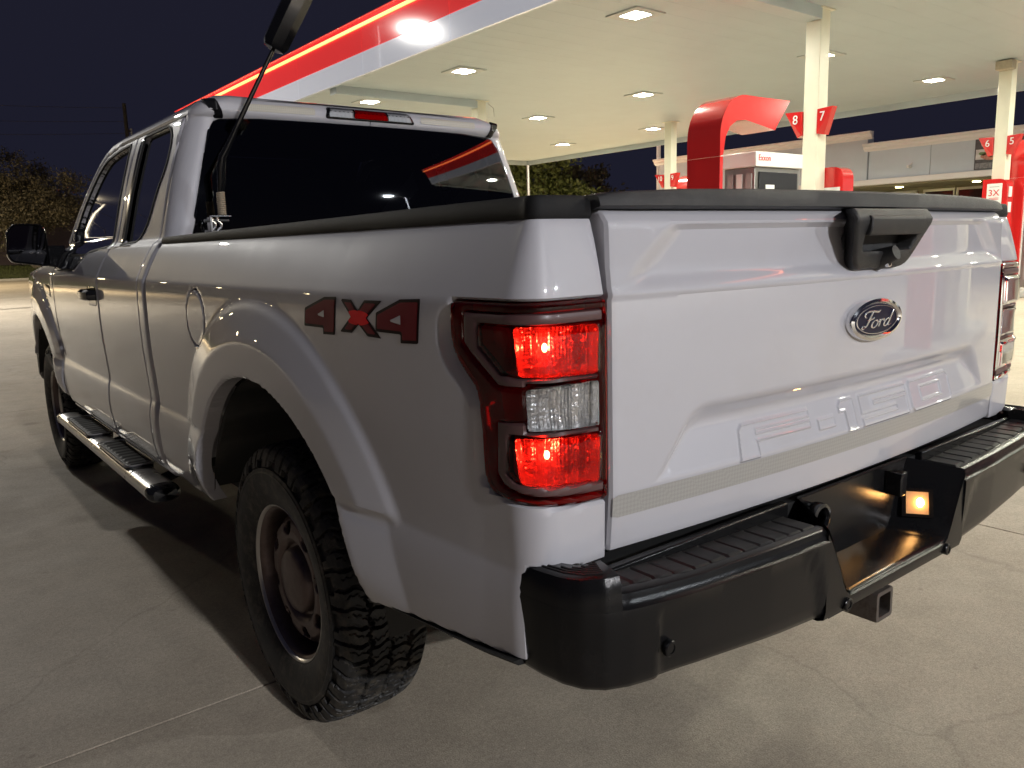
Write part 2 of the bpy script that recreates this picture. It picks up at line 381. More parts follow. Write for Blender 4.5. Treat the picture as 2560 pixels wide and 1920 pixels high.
# ================================================================== ground
g = MB().add([(-150, -150, -0.03), (220, -150, -0.03), (220, 58.4, -0.03), (-150, 58.4, -0.03)], [(0, 1, 2, 3)])
ground = tag(g.build('ground', JOINT, None, None), kind='structure')
SLX, SLY = 6.0, 5.97
sl = MB().box(-SLX/2+0.0028, SLX/2-0.0028, -SLY/2+0.0028, SLY/2-0.0028, -0.025, 0.0)
slab0 = sl.build('concrete_slab', CONCRETE, ground, 35, 0.003, 1)
slab0.location = (-0.21-SLX/2+SLX*0.5, 1.58-SLY/2, 0)
first = True
for i in range(-3, 7):
    for j in range(-3, 9):
        loc = (2.11+SLX*(i-0.5), 6.18+SLY*(j-0.5), 0)
        if first: slab0.location = loc; first = False; continue
        o = slab0.copy(); COL.objects.link(o); o.parent = ground; o.location = loc
x0, x1, y0, y1 = 2.11-SLX*4, 2.11+SLX*6, 6.18-SLY*4, 6.18+SLY*8
far = MB()
for a, b, c, d in ((-150, x0, -150, 58.4), (x1, 220, -150, 58.4), (x0, x1, -150, y0), (x0, x1, y1, 58.4)):
    far.add([(a, c, -0.001), (b, c, -0.001), (b, d, -0.001), (a, d, -0.001)], [(0, 1, 2, 3)])
far.build('outer_pavement', CONCRETE, ground, None)
lawn = MB()
rows = []
for yy, zz_ in ((58.6, 0.12), (60.5, 0.45), (64, 0.85), (90, 1.0), (400, 1.0)):
    rows.append([(x, yy, zz_+0.05*math.sin(x*0.3+yy)) for x in np.linspace(-200, 300, 90)])
lawn.loft(rows); tag(lawn.build('lawn', GRASS, None), kind='structure')
tag(box('kerb', -150, 220, 58.4, 58.62, -0.02, 0.14, mat('kerb_concrete', (0.42, 0.40, 0.36), 0.8, var=0.1), None, 0.02), kind='structure')
# short blades on the near edge of the lawn
bv, bf = [], []
for k in range(9000):
    x, y = RNG.uniform(-4, 22), RNG.uniform(58.7, 64); z = 0.12+(y-58.6)*0.14
    a = RNG.uniform(0, 3.14); h = RNG.uniform(0.08, 0.22); w = 0.03; i = len(bv)
    dx, dy = math.cos(a)*w, math.sin(a)*w
    bv += [(x-dx, y-dy, z-0.05), (x+dx, y+dy, z-0.05), (x+RNG.normal(0, .05), y+RNG.normal(0, .05), z+h)]; bf.append((i, i+1, i+2))
tag(mesh_obj('grass_blades', bv, bf, GRASS, None, None), 'short green grass growing along the far lawn edge', 'grass', kind='stuff')

# ================================================================== canopy
CX0, CX1, CY0, CY1, CZ = 5.88, 19.3, -5.6, 23.5, 4.62
canopy = empty('fuel_canopy', (12.5, 7, 0), 'wide fuel station canopy with red and white fascia on cream columns', 'canopy')
canopy.location = (0, 0, 0)
pw = 0.406; dp = MB().box(CX0+0.05, CX1-0.05, 0.0008, pw-0.0008, 0, 0.05)
d0 = dp.build('deck_panel', DECK, canopy, 35, 0.0015, 1)
ny = int((CY1-CY0-0.1)/pw)
for k in range(ny):
    o = d0 if k == 0 else d0.copy()
    if k: COL.objects.link(o); o.parent = canopy
    o.location = (0, CY0+0.05+k*pw, CZ)
box('canopy_roof', CX0+0.02, CX1-0.02, CY0+0.02, CY1-0.02, CZ+0.06, CZ+0.5, DARK, canopy)
FB, FM, FT = 4.555, 4.95, 5.52     # fascia bottom, colour split, top
npan = 10; plen = (CY1-CY0)/npan
for k in range(npan):
    a, b = CY0+k*plen+0.003, CY0+(k+1)*plen-0.003
    for X0, X1 in ((CX0-0.05, CX0), (CX1, CX1+0.05)):
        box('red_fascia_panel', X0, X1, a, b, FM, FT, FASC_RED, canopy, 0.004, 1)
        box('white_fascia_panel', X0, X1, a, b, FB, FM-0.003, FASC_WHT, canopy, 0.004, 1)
for k in range(5):
    a, b = CX0+k*(CX1-CX0)/5+0.003, CX0+(k+1)*(CX1-CX0)/5-0.003
    for Y0, Y1 in ((CY0-0.05, CY0), (CY1, CY1+0.05)):
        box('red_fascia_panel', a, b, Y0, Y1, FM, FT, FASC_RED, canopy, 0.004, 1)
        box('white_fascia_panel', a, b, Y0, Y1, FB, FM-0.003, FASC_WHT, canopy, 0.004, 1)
box('fascia_light_bar', CX0-0.075, CX0-0.051, CY0, CY1, 5.385, 5.44, LIGHTBAR, canopy)
box('fascia_light_bar', CX0-0.05, CX1, CY0-0.075, CY0-0.051, 5.405, 5.435, LIGHTBAR, canopy)
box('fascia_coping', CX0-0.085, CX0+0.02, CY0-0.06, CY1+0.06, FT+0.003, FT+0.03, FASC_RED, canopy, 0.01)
# inner flashing between deck and fascia
for a in ((CX0+0.003, CX0+0.06, CY0, CY1), (CX1-0.06, CX1-0.003, CY0, CY1), (CX0+0.063, CX1-0.063, CY0+0.003, CY0+0.06), (CX0+0.063, CX1-0.063, CY1-0.06, CY1-0.003)):
    box('deck_flashing', *a, FB+0.012 if a[0] < 6 and a[1] < 6 else FB-0.09, CZ+0.02, DECK, canopy)
COLS = [(9.5, 4.76), (16.2, 4.70), (9.5, 13.32), (16.2, 13.35), (9.5, -3.8), (16.2, -3.8)]
for (x, y) in COLS:
    box('column', x, x+0.25, y, y+0.245, 0.15, CZ+0.01, DECKW, canopy, 0.012)
    box('column_collar', x-0.05, x+0.30, y-0.05, y+0.295, CZ-0.02, CZ-0.002, DECKW, canopy, 0.003, 1)
    if x < 10:
        box('beam_cover', CX0+0.1, x-0.003, y-0.02, y+0.265, CZ-0.17, CZ+0.01, DECK, canopy, 0.008)
# drain box near column five and small conduit
box('junction_box', 15.93, 16.17, 4.62, 4.92, 4.43, 4.60, mat('weathered_box', (0.42, 0.38, 0.29), 0.6, var=0.2), canopy, 0.02)
MB().tube([(9.9, 13.45, 4.6), (10.02, 13.4, 4.5), (10.03, 13.38, 4.3)], 0.008, 6).build('conduit', GALV, canopy)

def make_light():
    t = empty('canopy_light'); 
    f = MB()
    for a in ((-.31, .31, -.31, -.165), (-.31, .31, .165, .31), (-.31, -.165, -.165, .165), (.165, .31, -.165, .165)): f.box(*a, -0.02, 0.0)
    f.build('light_frame', FIXTURE, t, None)
    g = MB().add([(-.155, -.155, -.012), (.155, -.155, -.012), (.155, .155, -.012), (-.155, .155, -.012)], [(0, 3, 2, 1)]); g.build('diffuser', DIFFUSER, t, None)
    return t
light0 = make_light()
def copy_tree(o, parent=None):
    c = o.copy(); COL.objects.link(c); c.parent = parent
    for ch in list(o.children): copy_tree(ch, c)
    return c
LX = {'near the red fascia edge': 7.45, 'along the middle of the canopy': 12.4, 'along the store side': 16.85}
LY = {6.5: 'closest to the pump seven column', 10.9: 'second from the pump seven column', 14.6: 'third from the pump seven column', 18.6: 'farthest down the canopy',
      2.5: 'just out of frame overhead right', -0.8: 'beyond the right picture edge', -4.2: 'at the near canopy end'}
firstl = True
for xn, x in LX.items():
    for y, yn in LY.items():
        o = light0 if firstl else copy_tree(light0); firstl = False
        o.location = (x, y, CZ-0.001); tag(o, 'lit square canopy light %s, %s' % (xn, yn), 'ceiling light', 'recessed canopy lights')

# ================================================================== store
store = empty('convenience_store', (0, 0, 0), 'pale grey store with white cornices and lit soffit behind the pumps', 'building')
SX = 23.5
def cornice(name, y0, y1, ztop):
    prof = [(0, 0), (-0.06, 0), (-0.07, -0.03), (-0.14, -0.07), (-0.15, -0.14), (-0.22, -0.18), (-0.22, -0.24), (0, -0.24)]
    prof = [(p[0], -0.24-p[1]) for p in prof]
    MB().prism(prof, lambda a, b, h: (SX+a, h, ztop+b), y0, y1).build(name, CORNICE, store, 30)
wy = [(-14, 2.5), (2.5, 5.1), (5.1, 7.0), (7.0, 9.55), (9.55, 11.48)]
for a, b in wy: box('wall_panel', SX, SX+0.3, a+0.006, b-0.006, 2.92, 4.0, STUCCO, store, 0.004, 1)
for a, b in ((11.49, 14.2), (14.2, 17.2), (17.2, 20.2)): box('wall_panel', SX-0.05, SX+0.3, a+0.006, b-0.006, 2.92, 4.4, STUCCO, store, 0.004, 1)
box('wall_backing', SX+0.02, SX+6, -14, 20.1, 2.93, 3.95, JOINT, store)
cornice('cornice', -14, 11.6, 4.17); cornice('cornice', 11.35, 20.4, 4.55)
box('lower_band', SX-0.12, SX+0.1, -1.0, 11.9, 2.88, 3.06, CORNICE, store, 0.02)
box('lower_band', SX-0.12, SX+0.1, 12.3, 20.2, 2.88, 3.06, CORNICE, store, 0.02)
box('soffit', SX+0.1, SX+2.2, 6.9, 20.2, 2.83, 2.88, SOFFIT, store)
box('shop_front_wall', SX+2.2, SX+2.4, 6.9, 20.2, 0, 2.83, SOFFIT, store)
for k, (a, b) in enumerate(((7.4, 8.6), (8.65, 9.65), (9.7, 10.7), (10.9, 12.2), (12.4, 13.6))):
    w = box('shop_window', SX+2.17, SX+2.195, a+0.04, b-0.04, 0.3, 2.66, STOREGLASS, store)
    fr = MB()
    for q in ((a, b, 2.66, 2.74), (a, a+0.05, 0.3, 2.66), (b-0.05, b, 0.3, 2.66)): fr.box(SX+2.12, SX+2.19, q[0], q[1], q[2], q[3])
    fr.build('window_frame', ALU, w, None)
for k in range(14):
    y = 7.05-k*0.6
    box('siding_plank', SX-0.3, SX-0.2, y-0.59, y, 0.0, 2.87, SIDING, store, 0.02)
for y in (10.75, 8.45, 13.2):
    s = box('soffit_lamp', SX+0.5, SX+0.72, y-0.11, y+0.11, 2.80, 2.829, FIXTURE, store)
    box('lamp_lens', SX+0.53, SX+0.69, y-0.08, y+0.08, 2.785, 2.799, SOFFITLAMP, s)
cm = box('security_camera', SX-0.28, SX-0.08, 10.05, 10.13, 3.30, 3.38, CORNICE, store, 0.02); MB().tube([(SX-0.1, 10.1, 3.38), (SX, 10.1, 3.44)], 0.02, 8).build('camera_arm', CORNICE, cm)
# food poster: flat print of dishes in bands
ps = empty('food_poster', (SX-0.04, 7.3, 3.5), 'food poster with photo bands on the grey store wall', 'poster')
def band(nm, y0, y1, z0, z1, m, k): box(nm, -0.004*k-0.02, -0.004*k, y0-7.3, y1-7.3, z0-3.5, z1-3.5, m, ps)
P_DARK = mat('print_charcoal', (0.045, 0.04, 0.045), 0.4, var=0.5, vscale=9); P_LIGHT = mat('print_pale', (0.55, 0.55, 0.54), 0.4, var=0.2, vscale=7); P_GREY = mat('print_slate', (0.16, 0.16, 0.17), 0.4, var=0.6, vscale=12)
P_MEAT = mat('print_meat', (0.42, 0.16, 0.10), 0.4, var=0.5, vscale=22); P_BREAD = mat('print_bread', (0.50, 0.30, 0.16), 0.4, var=0.4, vscale=25); P_LEAF = mat('print_herb', (0.14, 0.24, 0.07), 0.4, var=0.4, vscale=30); P_PINK = mat('print_pink', (0.42, 0.22, 0.24), 0.4, var=0.4, vscale=20)
band('print_panel', 6.3, 8.28, 3.08, 3.93, P_DARK, 0); band('pale_band', 6.3, 8.25, 3.36, 3.64, P_LIGHT, 1); band('slate_band', 6.3, 8.25, 3.10, 3.26, P_GREY, 1)
for nm, y, z, a, b, m in (('dish_print', 7.86, 3.44, .26, .10, P_MEAT), ('dish_print', 7.05, 3.47, .24, .11, P_BREAD), ('dish_print', 6.6, 3.44, .2, .1, P_MEAT), ('herb_print', 8.05, 3.52, .12, .05, P_LEAF), ('garnish_print', 8.02, 3.76, .10, .07, P_PINK), ('herb_print', 7.0, 3.55, .10, .05, P_LEAF)):
    MB().add([(-0.03, y-7.3+a*math.cos(t), z-3.5+b*math.sin(t)*(1+.15*math.sin(3*t))) for t in np.linspace(0, 2*math.pi, 24, endpoint=False)], [tuple(range(24))]).build(nm, m, ps, None)

# ================================================================== fuel islands
def numeral_mesh(body, size, mw, parent): return text_mesh('numeral', body, size, 0.003, LETTERW, mw, parent)
def number_sign(col, left, right, lab, w=0.27):
    x, y = col; t = empty('pump_number_sign', (x+0.12, y+0.12, 2.8), lab, 'pump sign', 'pump number signs on the columns')
    def W(p): return (p[0]-(x+0.12), p[1]-(y+0.12), p[2]-2.8)
    zt, zb = 3.19, 2.84
    # two wedge blades: one on each y side of the column
    for s, num in ((1, left), (-1, right)):
        ye = y+0.245 if s > 0 else y
        a = [(x-0.03, ye+0.003*s, zb), (x-0.03, ye+0.003*s, zt), (x-0.06, ye+s*w, zt+0.01), (x+0.02, ye+s*0.10, zb-0.02)]
        b = [(p[0]+0.12, p[1], p[2]) for p in a]
        m_ = MB().add([W(p) for p in a+b], [(0, 1, 2, 3), (7, 6, 5, 4), (0, 4, 5, 1), (1, 5, 6, 2), (2, 6, 7, 3), (3, 7, 4, 0)])
        bl = m_.build('sign_blade', PUMPRED, t, None)
        numeral_mesh(num, 0.19, frame(W((x-0.052, ye+s*0.10, zt-0.11)), (0.1*s if s < 0 else -0.1, -1, 0), (0, 0, 1)), bl)
    return t
number_sign(COLS[0], '8', '7', 'red wedge signs numbered 8 and 7 on the nearest column')
number_sign(COLS[1], '6', '5', 'red wedge signs numbered 6 and 5 on the right column')
number_sign(COLS[3], '10', '9', 'red wedge signs numbered 10 and 9 on the far column', 0.3)
def island(x, y, lab):
    o = box('pump_island', x-3.2, x+0.9, y-0.45, y+0.7, -0.01, 0.15, mat('island_concrete', (0.40, 0.39, 0.36), 0.8, var=0.1) if 'island_concrete' not in MATS else MATS['island_concrete'], None, 0.03)
    tag(o, lab, 'kerb island', 'raised concrete islands under the pumps'); return o
island(9.5, 4.76, 'raised concrete island under the nearest red arched pump'); island(16.2, 4.70, 'raised concrete island beside the store side column')
island(16.2, 13.35, 'raised concrete island under the far pump'); island(9.5, -3.8, 'raised concrete island right of the truck out of frame')

def make_dispenser():
    """origin under the near lower corner; x along the island, customer faces at -y and +y"""
    t = empty('fuel_dispenser')
    yn, yf = 0.0, 0.56
    # red arch: leg, bend and deep hood sides
    outer = [(-0.80, 0.15)]; inner = []
    def arc(cx, cz, rx, rz, a0, a1, n): return [(cx+rx*math.cos(a0+(a1-a0)*k/n), cz+rz*math.sin(a0+(a1-a0)*k/n)) for k in range(n+1)]
    outer = [(-0.80, 0.15), (-0.80, 2.58)]+arc(-0.28, 2.62, 0.52, 0.55, math.pi, math.pi/2, 10)+[(0.0, 3.17), (0.72, 3.18)]
    band_in = [(-0.74, 0.15), (-0.74, 2.58)]+arc(-0.28, 2.62, 0.46, 0.49, math.pi, math.pi/2, 10)+[(0.0, 3.11), (0.70, 3.12)]
    MB().prism([(-0.80, 0.15), (-0.80, 2.378), (-0.735, 2.378), (-0.735, 0.15)], lambda a, b, h: (a, h, b), yn, yf-0.03).build('arch_leg', PUMPRED, t, 40)
    side_in = [(-0.745, 0.15), (-0.745, 2.38), (-0.70, 2.62), (-0.62, 2.76), (-0.50, 2.84), (-0.30, 2.85), (0.38, 2.77)]
    hood = [(-0.80, 2.38)]+outer[1:]+[(0.38, 2.77), (-0.28, 2.86), (-0.46, 2.84), (-0.60, 2.76), (-0.69, 2.62), (-0.735, 2.40)]
    MB().prism(hood, lambda p, q, h: (p, h, q), yn, yf-0.03).build('arch_hood', PUMPRED, t, 40)
    box('pump_body', 0.0, 1.05, yn+0.04, yf-0.02, 0.15, 2.28, STAINPANEL, t, 0.01)
    hd = box('pump_header', -0.03, 1.08, yn, yf+0.02, 2.283, 2.48, PUMPWHT, t, 0.01)
    text_mesh('brand_lettering', 'Exxon', 0.11, 0.002, LETTERR, frame((0.16, yn-0.003, 2.40), (1, 0, 0), (0, 0, 1)), hd)
    sc = box('display_panel', 0.08, 0.98, yn+0.02, yn+0.037, 1.35, 2.22, PUMPDARK, t, 0.005)
    box('paper_notice', 0.22, 0.42, yn+0.012, yn+0.018, 1.85, 2.05, LETTERW, sc)
    box('door_panel', 0.06, 1.0, yn+0.02, yn+0.037, 0.22, 1.32, PUMPRED, t, 0.01)
    for k in range(3): box('side_strip', -0.018, -0.003, yn+0.08+k*0.15, yn+0.17+k*0.15, 0.3, 2.2, (PUMPGREY, PUMPWHT, PUMPGREY)[k], t)
    for k in range(3):
        hz = MB(); x = 0.2+0.3*k
        hz.tube([(x, yn-0.01, 1.62), (x, yn-0.06, 1.45), (x+0.02, yn-0.16, 0.9), (x+0.06, yn-0.2, 0.55), (x+0.12, yn-0.17, 0.6), (x+0.15, yn-0.08, 1.0), (x+0.16, yn-0.02, 1.2)], 0.016, 8)
        h = hz.build('fuel_hose', TRIM, t); box('nozzle', x-0.03, x+0.03, yn-0.07, yn+0.02, 1.5, 1.72, PUMPDARK, h, 0.01)
    return t
d1 = make_dispenser(); d1.location = (7.66, 4.5, 0); tag(d1, 'fuel pump with tall red arch behind the tailgate', 'fuel pump', 'red arched fuel pumps')
d2 = copy_tree(d1); d2.location = (17.35, 13.05, 0); tag(d2, 'far fuel pump whose red hood shows beside the sign numbered 9', 'fuel pump', 'red arched fuel pumps')
d3 = copy_tree(d1); d3.location = (7.66, -4.1, 0); tag(d3, 'fuel pump right of the truck seen mirrored in the tailgate', 'fuel pump', 'red arched fuel pumps')
d4 = copy_tree(d1); d4.location = (17.3, 4.45, 0); tag(d4, 'fuel pump past the right column beyond the picture edge', 'fuel pump', 'red arched fuel pumps')

def station(x, y, lab, poster=False):
    t = empty('service_station_bin', (x, y, 0), lab, 'bin station')
    prof = roundp([(0, 0.15), (0, 2.36), (0.46, 2.36), (0.46, 0.15)], [0, 0.03, 0.18, 0], 6)
    MB().prism([(-p[0], p[1]) for p in prof], lambda a, b, h: (h, a, b), 0, 0.30).build('bin_body', PUMPRED, t, 40)
    if poster:
        p = box('poster_board', -0.018, -0.003, -0.37, -0.09, 1.86, 2.27, LETTERW, t, 0.004, 1)
        text_mesh('poster_text', '3X', 0.17, 0.002, LETTERR, frame((-0.021, -0.23, 2.09), (0, -1, 0), (0, 0, 1)), p, width=0.2)
        for zz_ in (2.20, 1.98, 1.955): box('poster_line', -0.021, -0.0185, -0.32, -0.14, zz_, zz_+0.01, LETTERR if zz_ < 2.1 else PUMPGREY, p)
        box('side_sticker', -0.013, -0.003, -0.42, -0.06, 1.5, 1.75, LETTERW, t)
        for k in range(2): box('side_notice', 0.06, 0.2, -0.475, -0.463, 1.7+k*0.3, 1.9+k*0.3, LETTERW, t)
    else:
        box('white_label', -0.013, -0.003, -0.42, -0.06, 1.92, 2.06, LETTERW, t)
    return t
station(16.0, 5.02, 'red service bin with 3X poster below the right column', True)
station(9.76, 4.93, 'red rounded service bin behind the nearest column')

# ================================================================== poles
def pole_light(x, y, ax, lab, h=8.9, led=None):
    t = empty('parking_lot_light', (x, y, 0), lab, 'lamp post', 'tall lamp posts of the forecourt')
    MB().tube([(0, 0, 0), (0, 0, h)], [0.09, 0.06], 12).build('post', GALV, t)
    MB().tube([(0, 0, h-0.1), (ax*0.5, 0, h), (ax, 0, h)], 0.035, 8).build('arm', GALV, t)
    hd = box('lamp_head', ax-0.35, ax+0.35, -0.2, 0.2, h-0.01, h+0.09, GALV, t, 0.02)
    q = MB().add([(ax-.3, -.16, h-.014), (ax+.3, -.16, h-.014), (ax+.3, .16, h-.014), (ax-.3, .16, h-.014)], [(0, 3, 2, 1)]); q.build('led_panel', led or POLELED, hd, None)
    return t
pole_light(-1.35, 23.9, -1.6, 'cool white lamp post ahead left of the truck mirrored in the fascia', 9.1)
pole_light(-3.0, -20.5, 1.6, 'cool white lamp post behind the viewpoint lighting the tailgate', 8.7, POLELED2)
pole_light(-7.5, 47.0, 1.6, 'warm lamp post left of the lawn lighting the broad tree', 8.7, POLEWARM)
pole_light(14.6, -20.3, -1.6, 'cool lamp post behind right mirrored in the rear window', 8.2, POLECOOL)
wp = empty('white_lamp_post', (25, 21.6, 0), 'slim white lamp post behind the far column against the sky', 'lamp post', 'tall lamp posts of the forecourt')
MB().tube([(0, 0, 0), (0, 0, 9)], [0.1, 0.08], 14).build('post', mat('white_pole_paint', (0.66, 0.67, 0.72), 0.4), wp)
MB().tube([(0, 0, 8.9), (0.6, 1.2, 9.0)], 0.035, 8).build('arm', GALV, wp)
hd = box('lamp_head', 0.25, 0.95, 1.0, 1.4, 8.95, 9.05, GALV, wp, 0.02)
MB().add([(.3, 1.04, 8.946), (.9, 1.04, 8.946), (.9, 1.36, 8.946), (.3, 1.36, 8.946)], [(0, 3, 2, 1)]).build('led_panel', POLEWARM, hd, None)
wp = MB().tube([(0, 0, 0), (0, 0, 7.5)], [0.09, 0.07], 12).build('grey_pole', GALV); wp.location = (26.5, 32.2, 0); tag(wp, 'thin grey post in front of the green tree', 'post')
up = empty('utility_pole', (13.2, 60, 0), 'dark utility pole rising behind the cab roof', 'utility pole')
MB().tube([(0, 0, 0), (0, 0, 11.8)], [0.17, 0.12], 10).build('post', WOODPOLE, up)
box('insulator_arm', -0.1, 0.35, -0.06, 0.06, 9.9, 10.05, WOODPOLE, up); MB().tube([(0.3, 0, 9.7), (0.3, 0, 10.15)], 0.08, 8).build('transformer_cap', GALV, up)
for z1, z0 in ((11.5, 12.6), (10.6, 11.3), (9.8, 10.2)):
    w = MB().tube([(13.2+(-40)*t, 60+6*t, z1+(z0-z1)*t-3.0*t*(1-t)) for t in np.linspace(0, 1, 14)], 0.012, 5).build('overhead_wire', WOODPOLE)
    tag(w, {11.5: 'topmost overhead wire running left from the utility pole', 10.6: 'middle overhead wire running left from the utility pole', 9.8: 'lowest overhead wire running left from the utility pole'}[z1], 'wire', 'overhead wires on the left')
DOT = mat('lit_distant_lamp', (1, 1, 1), 0.4, emit=(1.0, 0.80, 0.45), estr=60)
for k, (x, y, h) in enumerate(((-9, 66, 5.2), (-14, 70, 4.2), (-17.5, 66, 5.6), (-24, 71, 4.4), (-31, 68, 5.4))):
    t = empty('distant_lamp', (x, y, 0.6), 'small distant globe lamp out of frame left, %s counted from the lawn tree' % ('first', 'second', 'third', 'fourth', 'fifth')[k], 'street lamp', 'distant lamps left of the picture')
    MB().tube([(0, 0, 0), (0, 0, h)], 0.06, 8).build('post', GALV, t)
    MB().loft([[(r_*math.cos(a), r_*math.sin(a), h+z) for a in np.linspace(0, 2*math.pi, 12, endpoint=False)] for r_, z in ((.06, 0), (.22, .12), (.26, .3), (.18, .45), (.02, .5))], closed=True).build('lamp_globe', DOT, t)
tag(box('far_wall', -40, 30, 76, 78, 0.5, 5.1, WALLP, None, 0.05), 'long dim mauve wall far behind the left tree', 'wall')

# ================================================================== trees
def tree(name, loc, trunks, crown, nleaf, leaf, lab, grp, seed, lsize=0.16):
    r = np.random.default_rng(seed); t = empty(name, loc, lab, 'tree', grp)
    cx, cz, rx, rz = crown; tb = MB(); tips = []
    for k in range(trunks):
        a = 2*math.pi*k/trunks+r.uniform(0, 1); b0 = Vector((0.25*math.cos(a), 0.25*math.sin(a), 0)) if trunks > 1 else Vector((0, 0, 0))
        top = Vector((cx+rx*0.45*math.cos(a), rx*0.45*math.sin(a), cz+rz*0.1))
        p = [b0, b0.lerp(top, 0.35)+Vector((0, 0, 0.3)), b0.lerp(top, 0.7), top]; rad = 0.16 if trunks > 1 else 0.26
        tb.tube(p, [rad, rad*0.8, rad*0.55, rad*0.3], 7)
        for q in range(11):
            s0 = p[1].lerp(p[3], r.uniform(0, 1)); dv = Vector(r.normal(0, 1, 3)); dv.z = abs(dv.z)*0.9; dv.normalize()
            e = s0+Vector((dv.x*rx*0.75, dv.y*rx*0.75, dv.z*rz*0.8)); md = s0.lerp(e, 0.5)+Vector((0, 0, 0.15))
            tb.tube([s0, md, e], [rad*0.35, rad*0.2, 0.012], 5); tips += [e, md]
    tb.build('trunk', BARK, t)
    # clumps through the volume
    cl = [np.array(p) for p in tips]
    for k in range(70):
        d = r.normal(0, 1, 3); d /= np.linalg.norm(d); R = r.uniform(0.55, 1.0)**0.5
        wob = 1+0.18*math.sin(3*math.atan2(d[1], d[0])+seed)+0.12*math.sin(5*d[2]*3+seed)
        cl.append(np.array((cx+d[0]*rx*R*wob, d[1]*rx*R*wob, cz+d[2]*rz*R*wob)))
    cl = np.array(cl); idx = r.integers(0, len(cl), nleaf); ctr = cl[idx]+r.normal(0, 1, (nleaf, 3))*np.array((rx*0.11, rx*0.11, rz*0.10))
    ax = r.normal(0, 1, (nleaf, 3)); ax /= np.linalg.norm(ax, axis=1)[:, None]; bx_ = np.cross(ax, r.normal(0, 1, (nleaf, 3))); bx_ /= np.linalg.norm(bx_, axis=1)[:, None]
    s = r.uniform(0.6, 1.3, nleaf)[:, None]*lsize
    V = np.concatenate([ctr-ax*s, ctr+bx_*s*0.45, ctr+ax*s, ctr-bx_*s*0.45], 1).reshape(-1, 3)
    F = np.arange(nleaf*4).reshape(-1, 4)
    mesh_obj('crown', V, F, leaf, t, None)
    return t
tree('lawn_tree', (7.2, 63, 0.7), 4, (-1.5, 4.7, 4.0, 2.9), 48000, LEAF, 'broad bare-stemmed tree on the lawn left of the cab', 'trees around the forecourt', 3, 0.10)
tree('side_tree', (34.0, 41.5, 0), 1, (0, 4.6, 4.0, 3.6), 15000, LEAF2, 'brightly lit green tree just right of the cab roof', 'trees around the forecourt', 5, 0.2)
tree('back_tree', (44.5, 48, 0), 1, (0, 3.8, 4.2, 3.2), 12000, LEAF, 'dark green tree between the lit tree and the white post', 'trees around the forecourt', 8, 0.22)
tree('low_tree', (39.5, 44, 0), 1, (0, 3.2, 3.2, 2.6), 10000, LEAF2, 'rounded low tree in front of the dark green tree', 'trees around the forecourt', 11, 0.2)
tree('distant_tree', (62, 47, 0), 1, (0, 3.0, 3.4, 2.6), 7000, LEAF, 'low dark tree right beside the slim white post', 'trees around the forecourt', 15, 0.24)

# ================================================================== pickup truck (origin on the ground under the rear axle, +y forward)
truck = empty('pickup_truck', (0, 0, 0), 'white pickup truck with black rear bumper and lit red tail lamps', 'pickup truck')
WB, TR, AXZ = 3.683, 0.405, 0.405
PT = np.array([(.45, .93), (.50, .957), (.53, .974), (.553, .983), (.608, .994), (.66, .999), (.707, 1.0), (.75, .997), (.778, .990), (.79, .986), (.85, .989), (.93, .994), (1.0, .998), (1.09, .999), (1.17, .998), (1.22, .9965), (1.25, .9945), (1.28, .981), (1.313, .965), (1.35, .945), (1.384, .922), (1.395, .905), (1.405, .893), (1.5, .868), (1.6, .842), (1.7, .812), (1.8, .78), (1.86, .757), (1.90, .735), (1.93, .70), (1.95, .65)])
def _smooth_table(tab, lo, hi, sig, keep):
    z = np.linspace(lo, hi, 1500); x = np.interp(z, tab[:, 0], tab[:, 1]); k = np.exp(-0.5*(np.arange(-60, 61)*(z[1]-z[0])/sig)**2); k /= k.sum()
    xs_ = np.convolve(np.pad(x, 60, mode='edge'), k, 'valid')
    for kz, kw in keep:
        w = np.exp(-0.5*((z-kz)/kw)**2); xs_ = xs_*(1-w)+x*w
    return z, xs_
_Z, _X = _smooth_table(PT, .45, 1.95, 0.014, ((.784, .010), (1.25, .012), (1.39, .02)))
def xs(z): return np.interp(z, _Z, _X)

# ---- bed side: plan path wrapped round the rear corner
_p = [(-1.0, y) for y in np.linspace(1.04, -.45, 80)]+[(-1.0+.02*t*t, -.45-.56*t) for t in np.linspace(0, 1, 40)[1:]]+[(-.98+.0006*k, -1.01-.014*k) for k in range(1, 6)]+[(-.911-.066*math.cos(a), -1.085-.0675*math.sin(a)) for a in np.linspace(0, math.pi/2, 40)[1:]]+[(-.803, -1.1525)]
_p = np.array(_p); _s = np.r_[0, np.cumsum(np.hypot(*np.diff(_p, axis=0).T))]; SL = _s[-1]
ARC_Y, ARC_Z, ARC_R = -.02, .41, .60
def flare(y, z, yc):
    R = np.hypot(y-yc, z-ARC_Z); f = np.interp(R, [.60, .695, .705, .785, .803, .815], [.031, .030, .0285, .0105, .0015, 0.])
    lowk = smooth01((z-.772)/.03)
    rim = np.interp(R, [.60, .62, .68, .76], [.026, .0245, .014, 0.0])*smooth01((z-.50)/.16)
    return f*lowk+rim*(1-lowk)
def bed_frame(s):
    x = np.interp(s, _s, _p[:, 0]); y = np.interp(s, _s, _p[:, 1]); e = 2e-3
    a, b = np.clip(s-e, 0, SL), np.clip(s+e, 0, SL)
    tx = np.interp(b, _s, _p[:, 0])-np.interp(a, _s, _p[:, 0]); ty = np.interp(b, _s, _p[:, 1])-np.interp(a, _s, _p[:, 1]); L = np.hypot(tx, ty)
    return x, y, ty/L, -tx/L
LAMP = [(1.985, 1.249), (1.984, 1.209), (1.990, 1.165), (2.020, 1.130), (2.056, 1.100), (2.064, 1.040), (2.066, .948), (2.080, .922), (2.145, .916), (2.204, .912), (2.280, .902), (SL-.003, .899), (SL-.003, 1.249)]
